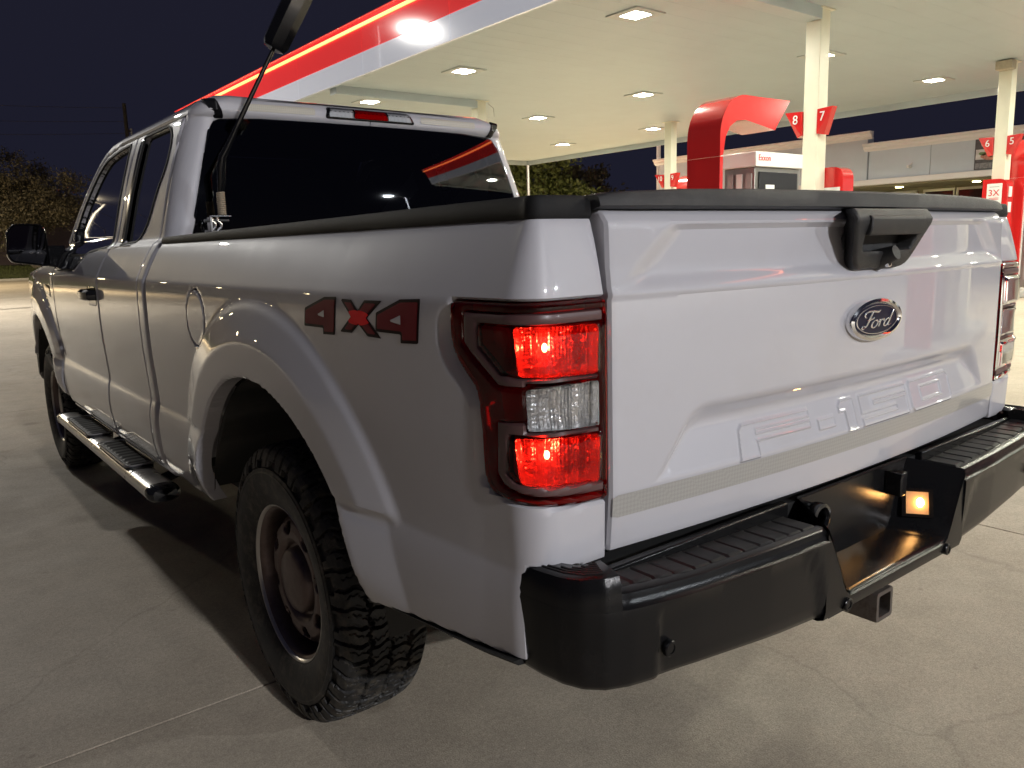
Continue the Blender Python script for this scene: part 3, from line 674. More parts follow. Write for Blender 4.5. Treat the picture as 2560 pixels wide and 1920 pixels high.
LAMPR = roundp(LAMP, [.012, .03, .03, .05, .03, .05, .03, .02, .02, .02, .02, .006, .006], 4)
SCOOP = roundp([(2.0, 1.240), (1.958, 1.236), (1.944, 1.212), (1.944, 1.168), (1.966, 1.13), (2.003, 1.103), (2.029, 1.07), (2.034, .98), (2.043, .925), (2.09, .915), (2.09, 1.24)], .015, 3)
def bed_pos(s, z, d, out=0.0, r=.006):
    x, y, nx, ny = bed_frame(s); k = np.interp(s, [0, 1.55, 2.12, 2.26], [1, 1, .66, .45])
    ins = (1.0-xs(z))*k + roll(d, r) - flare(y, z, ARC_Y)*(s < 1.95) - out
    ins = ins+.014*smooth01(-sdf(SCOOP, s, z)/.022)
    return np.stack([x-nx*ins, y-ny*ins, z], -1)
def bed_pos0(s, z, d, out=0.0, r=.004):      # without the scoop, for the lamp and things stuck on the side
    x, y, nx, ny = bed_frame(s); k = np.interp(s, [0, 1.55, 2.12, 2.26], [1, 1, .66, .45]); ins = (1.0-xs(z))*k+roll(d, r)-out-flare(y, z, ARC_Y)*(s < 1.95)
    return np.stack([x-nx*ins, y-ny*ins, z], -1)
def inward(s, z, P, dist):
    x, y, nx, ny = bed_frame(s); Q = P.copy(); Q[:, 0] -= nx*dist; Q[:, 1] -= ny*dist; return Q
BEDPOLY = [(0.0, .53), (.47, .515), (1.0, .515), (1.63, .565), (1.67, .578), (1.81, .596), (1.96, .612), (2.160, .634), (2.160, .80), (2.185, .800), (2.25, .788), (SL-.003, .788), (SL-.003, 1.384), (0, 1.384)]
FUEL = ellipse(.575, 1.145, .088, .088)
def bed_phi(S, Z):
    f = sdf(BEDPOLY, S, Z)
    f = np.maximum(f, ARC_R-np.hypot(S-(1.04-ARC_Y), Z-ARC_Z))
    f = np.maximum(f, .003-sdf(LAMPR, S, Z)); f = np.maximum(f, .0025-sdf(FUEL, S, Z)); return f
for sgn in (-1, 1):
    P, F = sheet(bed_pos, rng(-.004, SL+.004, .0085), rng(.50, 1.392, .0085), bed_phi, lambda s, z, P: inward(s, z, P, .045))
    bs = mesh_obj('bed_side', mirror(P, sgn), F, PAINT, truck, 26)
    # fuel filler door with finger notch
    if sgn < 0:
        notch = ellipse(.662, 1.125, .010, .024, 20)
        P, F = sheet(lambda s, z, d: bed_pos0(s, z, d, .0005, .004), rng(.48, .67, .006), rng(1.05, 1.24, .006), lambda S, Z: np.maximum(sdf(FUEL, S, Z)+.0015, -sdf(notch, S, Z)), lambda s, z, P: inward(s, z, P, .012))
        mesh_obj('fuel_door', P, F, PAINT, bs)
        P, F = sheet(lambda s, z, d: bed_pos0(s, z, d, -.014), rng(.47, .69, .02), rng(1.04, 1.25, .02), lambda S, Z: sdf(ellipse(.58, 1.145, .1, .1), S, Z)); mesh_obj('fuel_pocket', P, F, DARK, bs)
# ---- 4x4 decal on the left bed side (in bed coordinates s = 1.04 - y)
def decal(name, polys, m, out, parent):
    for pl in polys:
        S0 = [p[0] for p in pl]; Z0 = [p[1] for p in pl]
        P, F = sheet(lambda s, z, d: bed_pos0(s, z, d, out, 1e-4), rng(min(S0)-.003, max(S0)+.003, .004), rng(min(Z0)-.003, max(Z0)+.003, .004), lambda S, Z: sdf(pl, S, Z))
        mesh_obj(name, P, F, m, parent, 60)
def d2(y, z): return (1.04-y, z)
four_a = [d2(-.385+.02, 1.213), d2(-.489+.02, 1.241), d2(-.547+.02, 1.243), d2(-.536+.02, 1.160), d2(-.477+.02, 1.158), d2(-.478+.02, 1.172), d2(-.378+.02, 1.171)]
four_b = [d2(-.696, 1.217), d2(-.785, 1.246), d2(-.853, 1.249), d2(-.844, 1.165), d2(-.784, 1.162), d2(-.785, 1.179), d2(-.692, 1.179)]
exx = [d2(-.545, 1.240), d2(-.595, 1.239), d2(-.622, 1.218), d2(-.65, 1.240), d2(-.72, 1.241), d2(-.66, 1.204), d2(-.715, 1.166), d2(-.66, 1.167), d2(-.625, 1.189), d2(-.595, 1.170), d2(-.54, 1.169), d2(-.592, 1.204)]
left_side = [o for o in truck.children if o.name == 'bed_side'][0]
decal('four_by_four_decal', [four_a, exx, four_b], DECAL_EDGE, .0009, left_side)
def shrink(pl, amt):
    S0 = [p[0] for p in pl]; Z0 = [p[1] for p in pl]
    P, F = sheet(lambda s, z, d: bed_pos0(s, z, d, .0016, 1e-4), rng(min(S0), max(S0), .003), rng(min(Z0), max(Z0), .003), lambda S, Z: sdf(pl, S, Z)+amt); return P, F
for pl in (four_a, exx, four_b): P, F = shrink(pl, .0062); mesh_obj('decal_fill', P, F, DECAL_FILL, left_side, 60)
glare_oval = ellipse(1.04+.622, 1.203, .056, .0155, 24); P, F = sheet(lambda s, z, d: bed_pos0(s, z, d, .0022, 1e-4), rng(1.59, 1.72, .004), rng(1.18, 1.23, .004), lambda S, Z: np.maximum(sdf(glare_oval, S, Z), sdf(exx, S, Z)+.002)); mesh_obj('decal_glare_patch', P, F, DECAL_GLARE, left_side, 60)  # red glare painted into the middle of the X
for pl, q in ((four_a, ((-.43, 1.2), (-.468, 1.212), (-.468, 1.196))), (four_b, ((-.745, 1.203), (-.788, 1.216), (-.788, 1.198)))):
    tri = [d2(*p) for p in q]; P, F = sheet(lambda s, z, d: bed_pos0(s, z, d, .0024, 1e-4), rng(min(p[0] for p in tri)-.002, max(p[0] for p in tri)+.002, .003), rng(1.19, 1.22, .003), lambda S, Z: sdf(tri, S, Z)); mesh_obj('decal_counter', P, F, PAINT, left_side, 60)

# ---- tail lamps
GRAY1 = [(2.328, 1.232), (2.022, 1.232), (2.023, 1.178), (2.046, 1.157), (2.113, 1.112), (2.169, 1.113), (2.169, 1.120), (2.318, 1.115), (2.318, 1.122), (2.154, 1.129), (2.121, 1.132), (2.063, 1.174), (2.060, 1.214), (2.325, 1.213)]
GRAY2 = [(2.107, 1.053), (2.169, 1.055), (2.169, 1.039), (2.318, 1.031), (2.318, 1.023), (2.164, 1.032), (2.136, 1.032), (2.128, .966), (2.146, .951), (2.329, .932), (2.327, .914), (2.163, .931), (2.116, .942), (2.101, .961)]
CLEAR = roundp([(2.169, 1.111), (2.318, 1.113), (2.318, 1.033), (2.171, 1.041)], .006, 3)
RED1 = roundp([(2.150, 1.212), (2.319, 1.209), (2.316, 1.124), (2.157, 1.130)], .01, 3)
RED2 = roundp([(2.147, 1.030), (2.319, 1.020), (2.318, .932), (2.155, .950)], .01, 3)
SIDE1 = roundp([(2.066, 1.210), (2.145, 1.210), (2.145, 1.138), (2.121, 1.138), (2.068, 1.176)], .006, 3)
for sgn in (-1, 1):
    lamp = empty('tail_lamp'); lamp.parent = truck; 
    ss_, zz2 = rng(1.975, SL, .005), rng(.89, 1.26, .005)
    def P_(out): return lambda s, z, d: bed_pos0(s, z, d, out+(.005*smooth01(-np.minimum(sdf(RED1, s, z), sdf(RED2, s, z))/.008) if out > 0 else 0), .006)
    P, F = sheet(P_(-.046), ss_, zz2, lambda S, Z: sdf(LAMPR, S, Z)+.001, lambda s, z, P: inward(s, z, P, -.044)); mesh_obj('housing', mirror(P, sgn), F, LAMPBACK, lamp)
    stripes = lambda S, Z: np.minimum(np.minimum(sdf(GRAY1, S, Z), sdf(GRAY2, S, Z)), sdf(CLEAR, S, Z))
    P, F = sheet(P_(.004), ss_, zz2, lambda S, Z: np.maximum(sdf(LAMPR, S, Z), -stripes(S, Z)), lambda s, z, P: inward(s, z, P, .007)); mesh_obj('red_lens', mirror(P, sgn), F, LENS_RED, lamp)
    for g_ in (GRAY1, GRAY2):
        P, F = sheet(P_(.0035), ss_, zz2, lambda S, Z: np.maximum(sdf(g_, S, Z), sdf(LAMPR, S, Z)+.003), lambda s, z, P: inward(s, z, P, .01)); mesh_obj('grey_stripe', mirror(P, sgn), F, LENS_SMOKE, lamp)
    P, F = sheet(lambda s, z, d: bed_pos0(s, z, d, .0035, .004), ss_, rng(1.02, 1.12, .003), lambda S, Z: sdf(CLEAR, S, Z), lambda s, z, P: inward(s, z, P, .008)); mesh_obj('clear_lens', mirror(P, sgn), F, LENS_CLEAR, lamp)
    # silvered chambers with faceted backs; bulbs in the two red ones
    for poly, lit, (bs_, bz) in ((RED1, True, (2.207, 1.176)), (RED2, True, (2.207, .997)), (CLEAR, False, (2.22, 1.075)), (SIDE1, False, (2.1, 1.18))):
        S0 = [p[0] for p in poly]; Z0 = [p[1] for p in poly]
        def chamber(s, z, d):
            rr = np.hypot(s-bs_, z-bz); depth = -.024-.012*np.clip(1-rr/.06, 0, 1)
            left = np.clip((bs_-.018-s)/.05, 0, 1)
            depth = depth+.004*np.abs(np.sin((z-bz)*420))*left+.003*np.abs(np.sin((s-bs_)*380))*left+.0015*np.sin(s*900)*(1-left)
            return bed_pos0(s, z, d*0+1, 0)*1.0+0*depth[:, None] + (bed_pos0(s, z, d*0+1, 1.0)-bed_pos0(s, z, d*0+1, 0))*depth[:, None]
        P, F = sheet(chamber, rng(min(S0), max(S0), .0022), rng(min(Z0), max(Z0), .0022), lambda S, Z: sdf(poly, S, Z)+.0005, lambda s, z, P: inward(s, z, P, -.024 if True else 0))
        mesh_obj('reflector', mirror(P, sgn), F, REFLECTOR if poly is not SIDE1 else LAMPBACK, lamp)
        if lit:
            c0 = bed_pos0(np.array([bs_]), np.array([bz]), np.array([1.0]), -.014)[0]; c0 = mirror([c0], sgn)[0]
            bm = bmesh.new(); bmesh.ops.create_uvsphere(bm, u_segments=12, v_segments=8, radius=.005); bmesh.ops.scale(bm, vec=(1, 1, 1.5), verts=bm.verts); bmesh.ops.translate(bm, vec=Vector(c0), verts=bm.verts)
            me = bpy.data.meshes.new('bulb'); bm.to_mesh(me); bm.free(); me.materials.append(BULB); link(bpy.data.objects.new('bulb', me), lamp)

# ---- tailgate
TGX = .797
def tg_base(x): return -1.152-.040*(1-(x/.81)**2)
def tg_y(x, z):
    y = tg_base(x)
    y = y+np.interp(z, [.78, .80, .86, .905, .95, 1.246, 1.252, 1.262, 1.30, 1.365, 1.375, 1.395, 1.41], [.012, .008, .003, 0, 0, 0, -.004, .0, .004, .006, .008, .024, .04])
    lim = .66+.13*(1.372-z)/.11
    a = smooth01((lim-np.abs(x))/.07)*smooth01((z-1.258)/.03)*smooth01((1.372-z)/.012)
    return y+.013*a
TRAP = roundp([(-.60, 1.042), (.60, 1.042), (.700, .905), (-.700, .905)], [.05, .05, .0, .0], 6)
GLYPH = [
 [(-.462, .905), (-.452, .962), (-.440, .973), (-.220, .973), (-.220, .958), (-.402, .958), (-.402, .950), (-.220, .950), (-.220, .936), (-.402, .936), (-.402, .905)],
 [(-.190, .946), (-.128, .946), (-.128, .925), (-.190, .925)],
 [(-.104, .962), (-.092, .974), (-.042, .974), (-.042, .906), (-.080, .906), (-.080, .950), (-.104, .950)],
 [(-.014, .974), (.207, .974), (.207, .957), (.046, .957), (.046, .949), (.207, .949), (.207, .906), (-.014, .906), (-.014, .922), (.150, .922), (.150, .933), (-.014, .933)],
 [(.228, .966), (.238, .976), (.450, .976), (.462, .966), (.462, .914), (.452, .904), (.238, .904), (.228, .914)]]
ZERO_HOLE = [(.286, .957), (.404, .957), (.404, .924), (.286, .924)]
def tg_relief(x, z):
    d = -sdf(TRAP, x, z); dep = np.minimum(.024*smooth01(d/.048), np.maximum(0, (z-.906))*.30)*(d > 0)
    g_ = np.full(x.shape, 1e9)
    for q in GLYPH[:4]: g_ = np.minimum(g_, sdf(q, x, z))
    g_ = np.minimum(g_, np.maximum(sdf(GLYPH[4], x, z), -sdf(ZERO_HOLE, x, z)))
    return dep-.0016*smooth01(-g_/.003+.5)-.0036*np.exp(-(g_/.0026)**2)
def tg_pos(x, z, d, out=0.0): return np.stack([x, tg_y(x, z)+tg_relief(x, z)+roll(d, .008)-out, z], -1)
P, F = sheet(tg_pos, np.r_[rng(-TGX-.002, -.48, .006)[:-1], rng(-.48, .48, .0016)[:-1], rng(.48, TGX+.002, .006)], np.r_[rng(.785, .9, .006)[:-1], rng(.9, .98, .0016)[:-1], rng(.98, 1.40, .005)], lambda X, Z: sdf(roundp([(-TGX, .793), (TGX, .793), (TGX, 1.396), (-TGX, 1.396)], .008, 3), X, Z), lambda x, z, P: P+np.array((0, .05, 0)))
tailgate = mesh_obj('tailgate', P, F, PAINT, truck, 28)
box('tailgate_inner', -TGX+.01, TGX-.01, -1.09, -1.07, .80, 1.39, DARK, tailgate)
# spoiler cap along the top
rings = []
for x in np.linspace(-.806, .806, 60):
    top = np.interp(abs(x), [0, .41, .62, .78, .806], [1.436, 1.435, 1.432, 1.425, 1.420]); yb = tg_base(x)
    e = np.interp(abs(x), [.74, .806], [0, .006])
    rings.append([(x, yb+.022+e, 1.3965), (x, yb+.008+e, 1.400), (x, yb+.005+e, 1.402), (x, yb+.009+e, top-.005), (x, yb+.014+e, top-.0005), (x, yb+.036+e, top), (x, yb+.11, top-.004), (x, yb+.115, 1.39)])
MB().loft(rings, closed=True, cap=True).build('tailgate_cap', BLACKP, tailgate, 40)
# reflective tape strips
a, b = -.795, .795
P, F = sheet(lambda x, z, d: tg_pos(x, z, d*0+1, .0012), rng(a, b, .012), rng(.857, .901, .0055), lambda X, Z: sdf([(a, .858), (b, .858), (b, .900), (a, .900)], X, Z))
mesh_obj('reflective_tape', P, F, TAPE, tailgate)
# handle bezel: wedge standing proud at the top
yc0 = -1.192
hb = [(-.163, 1.396), (.163, 1.396), (.169, 1.370), (.112, 1.266), (-.112, 1.266), (-.169, 1.370)]
hb = roundp(hb, [.004, .004, .012, .03, .03, .012], 4)
def hb_y(x, z): return np.interp(z, [1.26, 1.275, 1.366, 1.375, 1.402], [-1.200, -1.209, -1.239, -1.240, -1.225])
POCK = roundp([(-.115, 1.343), (.115, 1.343), (.105, 1.308), (.03, 1.305), (-.03, 1.305), (-.105, 1.308)], .008, 3)
P, F = sheet(lambda x, z, d: np.stack([x, hb_y(x, z)+roll(d, .006), z], -1), rng(-.21, .21, .005), rng(1.26, 1.405, .005), lambda X, Z: np.maximum(sdf(hb, X, Z), -sdf(POCK, X, Z)), lambda x, z, P: np.stack([np.where(sdf(POCK, x, z) < .01, P[:, 0], np.clip(P[:, 0], -.100, .100)), np.where(sdf(POCK, x, z) < .01, P[:, 1]+.05, -1.172), P[:, 2]], -1))
bez = mesh_obj('handle_bezel', P, F, BLACKP, tailgate, 40)
P, F = sheet(lambda x, z, d: np.stack([x, hb_y(x, z)*0-1.185, z], -1), rng(-.125, .125, .02), rng(1.29, 1.36, .02), lambda X, Z: sdf([(-.12, 1.29), (.12, 1.29), (.12, 1.35), (-.12, 1.35)], X, Z)); mesh_obj('handle_pocket', P, F, BLACKP, bez)
rings = [[(x, y, z) for (y, z) in ((-1.239, 1.382), (-1.246, 1.375), (-1.245, 1.35), (-1.239, 1.339), (-1.226, 1.341), (-1.223, 1.378))] for x in (-.118, -.112, 0, .112, .118)]
MB().loft(rings, closed=True, cap=True).build('pull_handle', BLACKP, bez, 40, .002, 1)
bm = bmesh.new(); bmesh.ops.create_cone(bm, cap_ends=True, segments=24, radius1=.024, radius2=.016, depth=.05); bmesh.ops.rotate(bm, verts=bm.verts, cent=(0, 0, 0), matrix=Matrix.Rotation(math.radians(70), 3, 'X')); bmesh.ops.translate(bm, vec=(.005, -1.214, 1.293), verts=bm.verts)
me = bpy.data.meshes.new('camera_housing'); bm.to_mesh(me); bm.free(); me.materials.append(BLACKP); link(bpy.data.objects.new('camera_housing', me), bez)
MB().loft([[(.006+r_*math.cos(a), y, 1.278+r_*math.sin(a)) for a in np.linspace(0, 2*math.pi, 20, endpoint=False)] for r_, y in ((.009, -1.216), (.009, -1.2235), (.006, -1.2238), (.0055, -1.2190))], closed=True).build('key_lock', SATIN, bez)

# emblem: chrome ring, blue oval, script
ey = -1.205
def oval(a, b, y, n=56): return [(a*math.cos(t), y, 1.152+b*math.sin(t)) for t in np.linspace(0, 2*math.pi, n, endpoint=False)]
o = MB().loft([oval(.112, .0475, -1.185), oval(.114, .0485, -1.199), oval(.112, .047, -1.205), oval(.103, .0405, -1.2075), oval(.0975, .0365, -1.2045), oval(.0955, .035, -1.2025)], closed=True).build('emblem_ring', CHROME, tailgate)
o2 = MB().add(oval(.096, .0352, -1.2032)+[(0, -1.2055, 1.152)], [(i, (i+1) % 56, 56) for i in range(56)]).build('emblem_field', EMB_BLUE, tailgate)
MB().loft([oval(.0905, .0322, -1.2038), oval(.0900, .0320, -1.2054), oval(.0880, .0307, -1.2055), oval(.0876, .0304, -1.2042)], closed=True).build('emblem_line', SATIN, tailgate)
def ribbon(strokes, fn, m, name, parent, n=14):
    mb = MB()
    for st in strokes:
        P_s = np.array([q[:2] for q in st]); W = np.array([q[2] for q in st]); k = len(st)
        t = np.linspace(0, k-1, n*(k-1)+1)
        def cr_(A):
            out = []
            for u in t:
                i = min(int(u), k-2); f = u-i; p0, p1, p2, p3 = A[max(i-1, 0)], A[i], A[i+1], A[min(i+2, k-1)]
                out.append(0.5*((2*p1)+(-p0+p2)*f+(2*p0-5*p1+4*p2-p3)*f*f+(-p0+3*p1-3*p2+p3)*f**3))
            return np.array(out)
        C, w = cr_(P_s), cr_(W); T = np.gradient(C, axis=0); T /= np.maximum(np.linalg.norm(T, axis=1), 1e-9)[:, None]; N = np.stack([-T[:, 1], T[:, 0]], 1)
        A_, B_ = C+N*w[:, None], C-N*w[:, None]
        rings = [[fn(*A_[i], .0004), fn(*A_[i], .0014), fn(*C[i], .0022), fn(*B_[i], .0014), fn(*B_[i], .0004)] for i in range(len(C))]
        mb.loft(rings)
    return mb.build(name, m, parent, 60)
# flowing script, drawn in a box about 2.0 wide and 1.0 high, slanted to the right
SCR = [
 [(-.78, -.30, .02), (-.92, -.34, .06), (-.98, -.24, .05), (-.88, -.16, .03), (-.74, -.22, .05), (-.62, .02, .075), (-.50, .34, .07), (-.40, .56, .05), (-.36, .64, .03)],
 [(-.72, .30, .03), (-.84, .36, .05), (-.86, .52, .05), (-.66, .66, .055), (-.36, .66, .065), (-.06, .60, .075), (.10, .70, .03)],
 [(-.70, .14, .03), (-.50, .16, .045), (-.30, .22, .045), (-.26, .30, .02)],
 [(-.16, .10, .035), (-.32, -.02, .055), (-.36, -.26, .06), (-.22, -.34, .05), (-.04, -.20, .055), (.0, .02, .05), (-.12, .10, .035), (-.06, .02, .025), (.10, .02, .02)],
 [(.06, .10, .03), (.16, .06, .05), (.08, -.32, .06)],
 [(.10, -.08, .03), (.24, .08, .05), (.38, .10, .06), (.40, -.02, .03)],
 [(.76, .04, .03), (.62, .10, .05), (.46, -.08, .06), (.44, -.28, .055), (.58, -.32, .05), (.74, -.12, .04)],
 [(1.0, .62, .03), (.86, .26, .06), (.72, -.16, .06), (.74, -.32, .04), (.92, -.26, .02)]]
SCR = [[(p[0]*1.0+p[1]*.10, p[1]-.12, p[2]*.85) for p in st] for st in SCR]
ribbon(SCR, lambda a, b, h: (a*.068, -1.2046-h, 1.152+b*.037), SATIN, 'emblem_script', tailgate)

# ---- bed: inner walls, floor, rails
box('bed_floor', -.80, .80, -1.06, 1.02, .87, .90, mat('bed_liner', (0.03, 0.03, 0.03), 0.8), truck)
box('bed_front_wall', -.80, .80, .99, 1.02, .90, 1.37, DARK, truck)
for s in (-1, 1):
    box('bed_inner_wall', min(s*.80, s*.83), max(s*.80, s*.83), -1.07, 1.02, .90, 1.375, DARK, truck)
    rings = []
    for q in np.r_[np.linspace(.004, 1.9, 20), np.linspace(1.95, SL-.004, 30)]:
        x, y, nx, ny = [float(v) for v in bed_frame(np.array(q))]; k_ = float(np.interp(q, [0, 1.55, 2.12, 2.26], [1, 1, .66, .45])); ins = (1-float(xs(1.384)))*k_
        t = float(np.interp(q, [0, 1.9, SL-.02, SL], [1.407, 1.418, 1.420, 1.414])); w_ = float(np.interp(q, [1.9, 2.10], [.085, .03]))
        rings.append([(-s*(x-nx*(ins+o_)), y-ny*(ins+o_), z_) for o_, z_ in ((0, 1.382), (-.003, 1.389), (0, t-.006), (.005, t), (w_-.01, t), (w_, t-.012), (w_, 1.372))])
    MB().loft(rings, closed=True, cap=True).build('bed_rail_cap', RAILBLACK, truck, 40)

# ---- rear bumper
bumper = empty('rear_bumper'); bumper.parent = truck
def bpath(t):
    """plan of the outer face, left half, t = 0 at the licence pocket, 1 at the outer end"""
    pts = [(-.31, -1.288), (-.50, -1.287), (-.70, -1.280), (-.80, -1.274), (-.865, -1.266), (-.910, -1.252), (-.942, -1.226), (-.959, -1.19), (-.966, -1.14), (-.967, -1.06)]
    A = np.array(pts); s = np.r_[0, np.cumsum(np.hypot(*np.diff(A, axis=0).T))]; s /= s[-1]
    return np.interp(t, s, A[:, 0]), np.interp(t, s, A[:, 1])
def bnorm(t):
    e = .03; x0, y0 = bpath(np.clip(t-e, 0, 1)); x1, y1 = bpath(np.clip(t+e, 0, 1)); tx, ty = x1-x0, y1-y0; L = math.hypot(tx, ty)
    return (-ty/L, tx/L)
def brow(t):
    """(offset, z) section: pad edge, chamfer, crease, face, underside"""
    x, y = bpath(t); zb = np.interp(-x, [.31, .45, .75, .96], [.552, .563, .594, .610])
    zt = np.interp(-x, [.31, .70, .88, .96], [.755, .768, .780, .784])
    k = [(-.030, zt), (-.016, zt), (-.009, zt-.004), (-.006, zt-.012), (-.003, zt-.022), (.004, zt-.027), (.005, zt-.034)]
    for f in (.15, .3, .45, .6, .75, .88): k.append((.005-.010*f*f, zt-.034-(zt-.034-zb)*f))
    k += [(-.010, zb+.006), (-.022, zb), (-.08, zb+.004)]
    return k
PANEL = roundp([(-.815, .742), (-.385, .734), (-.345, .68), (-.30, .52), (-.80, .52)], [.03, .05, .03, 0, .03], 4)
for sgn in (-1, 1):
    rings = []
    for t in np.r_[np.linspace(0, .55, 46), np.linspace(.56, 1, 40)]:
        x, y = bpath(t); nx, ny = bnorm(t); ring = []
        for o_, z in brow(t):
            ins = .0075*float(smooth01(-sdf(PANEL, np.array(x), np.array(z))/.008)) if x > -.9 else 0
            ring.append((x+nx*(o_-ins), y+ny*(o_-ins), z))
        rings.append(ring)
    P = [p for r in rings for p in r]; n = len(rings[0])
    F = [(i*n+k, i*n+k+1, (i+1)*n+k+1, (i+1)*n+k) for i in range(len(rings)-1) for k in range(n-1)]
    F.append(tuple(range(n)))
    mesh_obj('bumper_shell', mirror(P, sgn), F, BUMPER, bumper, 38)
    # ribbed step pad
    def pad(x, y, d):
        z = np.interp(-x, [.31, .70, .88, .96], [.755, .768, .780, .784])+.0005
        ph = ((-x-.32)/.047) % 1.0; g_ = np.minimum(ph, 1-ph)*.047
        inn = (y < -1.192) & (y > -1.262)
        return np.stack([x, y, z+.003-.007*(1-smooth01(g_/.004))*inn-roll(d, .003)], -1)
    padp = roundp([(-.318, -1.183), (-.318, -1.262), (-.70, -1.256), (-.862, -1.236), (-.872, -1.183)], .008, 3)
    P, F = sheet(pad, rng(-.88, -.31, .0035), rng(-1.27, -1.175, .006), lambda X, Y: sdf(padp, X, Y), lambda x, y, P: P-np.array((0, 0, .02)))
    mesh_obj('step_pad', mirror(P, sgn), F, RUBBERPAD, bumper, 30)
    MB().box(-.90, -.30, -1.186, -1.166, .70, .785).build('pad_riser', BUMPER, bumper, 35, .004).data.transform(Matrix.Diagonal((-sgn, 1, 1, 1)))
    # raised corner pod with ribs
    tt_ = np.linspace(0, 1, 400); T0 = float(tt_[np.argmax(np.array([bpath(q)[0] for q in tt_]) < -.882)]); ts = np.linspace(T0, .955, 26); rings = []
    for t in ts:
        x, y = bpath(t); nx, ny = bnorm(t); u_ = (t-T0)/(.985-T0)
        zt = .812-.008*u_; w = np.interp(u_, [0, .3, 1], [.085, .080, .05])
        rings.append([(x+nx*.0042, y+ny*.0042, .742), (x+nx*.0035, y+ny*.0035, .765), (x-nx*.001, y-ny*.001, zt-.016), (x-nx*.008, y-ny*.008, zt-.003), (x-nx*.016, y-ny*.016, zt), (x-nx*(w-.012), y-ny*(w-.012), zt), (x-nx*w, y-ny*w, zt-.008), (x-nx*w, y-ny*w, .745)])
    pod = MB().loft(rings, closed=True, cap=True).build('corner_pod', BUMPER, bumper, 40); pod.data.transform(Matrix.Diagonal((-sgn, 1, 1, 1)))
    for k in range(7):
        d = .022+.008*k; pth = []
        for t in np.linspace(T0+.03, .93-.03*k, 12):
            x, y = bpath(t); nx, ny = bnorm(t); pth.append((x-nx*d, y-ny*d, .8125-.008*(t-T0)/(.985-T0)))
        r_ = MB().tube(pth, .0022, 5).build('pod_rib', RUBBERPAD, pod); r_.data.transform(Matrix.Diagonal((-sgn, 1, 1, 1)))
    # plastic end behind the pod
    e_ = box('bumper_end', -.955, -.86, -1.16, -1.0, .655, .80, BUMPER, bumper, .02); e_.data.transform(Matrix.Diagonal((-sgn, 1, 1, 1)))
# licence pocket
ft = [(-.312, .757), (-.300, .735), (-.262, .66), (-.248, .628), (-.235, .606), (-.215, .596)]
front = [(x, -1.284, z) for x, z in ft]+[(-x, -1.284, z) for x, z in ft[::-1]]
bk = [(-.245, .778), (-.235, .755), (-.195, .68), (-.178, .640), (-.165, .616), (-.150, .606)]
back = [(x, -1.172, z) for x, z in bk]+[(-x, -1.172, z) for x, z in bk[::-1]]
lip_f = [(x*1.0, -1.288, z-.004) for x, _, z in front]
midr = [tuple(np.array(a)*.92+np.array(b)*.08) for a, b in zip(front, back)]
MB().loft([lip_f, front, midr, back]).build('licence_pocket', BUMPER, bumper, 40)
bp_ = MB().add(back, [tuple(range(12))]).build('licence_plate_back', BUMPER, bumper, None)
top_edge = MB().tube([(-.25, -1.172, .779), (.24, -1.172, .779)], .004, 6).build('plate_edge', BUMPER, bumper)
box('bumper_beam', -.90, .90, -1.168, -1.10, .655, .772, DARK, bumper)
# lower lip under the pocket
rings = []
for x in np.linspace(-.315, .315, 40):
    zt = float(np.interp(abs(x), [0, .215, .235, .248, .262, .300, .315], [.592, .592, .602, .624, .656, .731, .753]))
    rings.append([(x, -1.284, zt-.004), (x, -1.289, zt-.008), (x, -1.289, min(zt-.012, .575)), (x, -1.284, .556), (x, -1.270, .550), (x, -1.20, .552)])
MB().loft(rings).build('pocket_lip', BUMPER, bumper, 40)
for x, y, z in ((-.786, -1.2775, .659), (-.232, -1.2895, .568), (.232, -1.2895, .568), (.786, -1.2775, .659)):
    prof = [(.0145, .004), (.0145, -.003), (.0125, -.005), (.0085, -.005), (.0082, -.0035), (0.0001, -.0035)]
    s_ = MB().loft([[(x+r_*math.cos(a), y+h, z+r_*math.sin(a)) for a in np.linspace(0, 2*math.pi, 24, endpoint=False)] for r_, h in prof], closed=True).build('parking_sensor', BUMPER, bumper, 40)
    MB().loft([[(x+r_*math.cos(a), y-.0048, z+r_*math.sin(a)) for a in np.linspace(0, 2*math.pi, 24, endpoint=False)] for r_ in (.0112, .0092)], closed=True).build('sensor_ring', SATIN, s_)
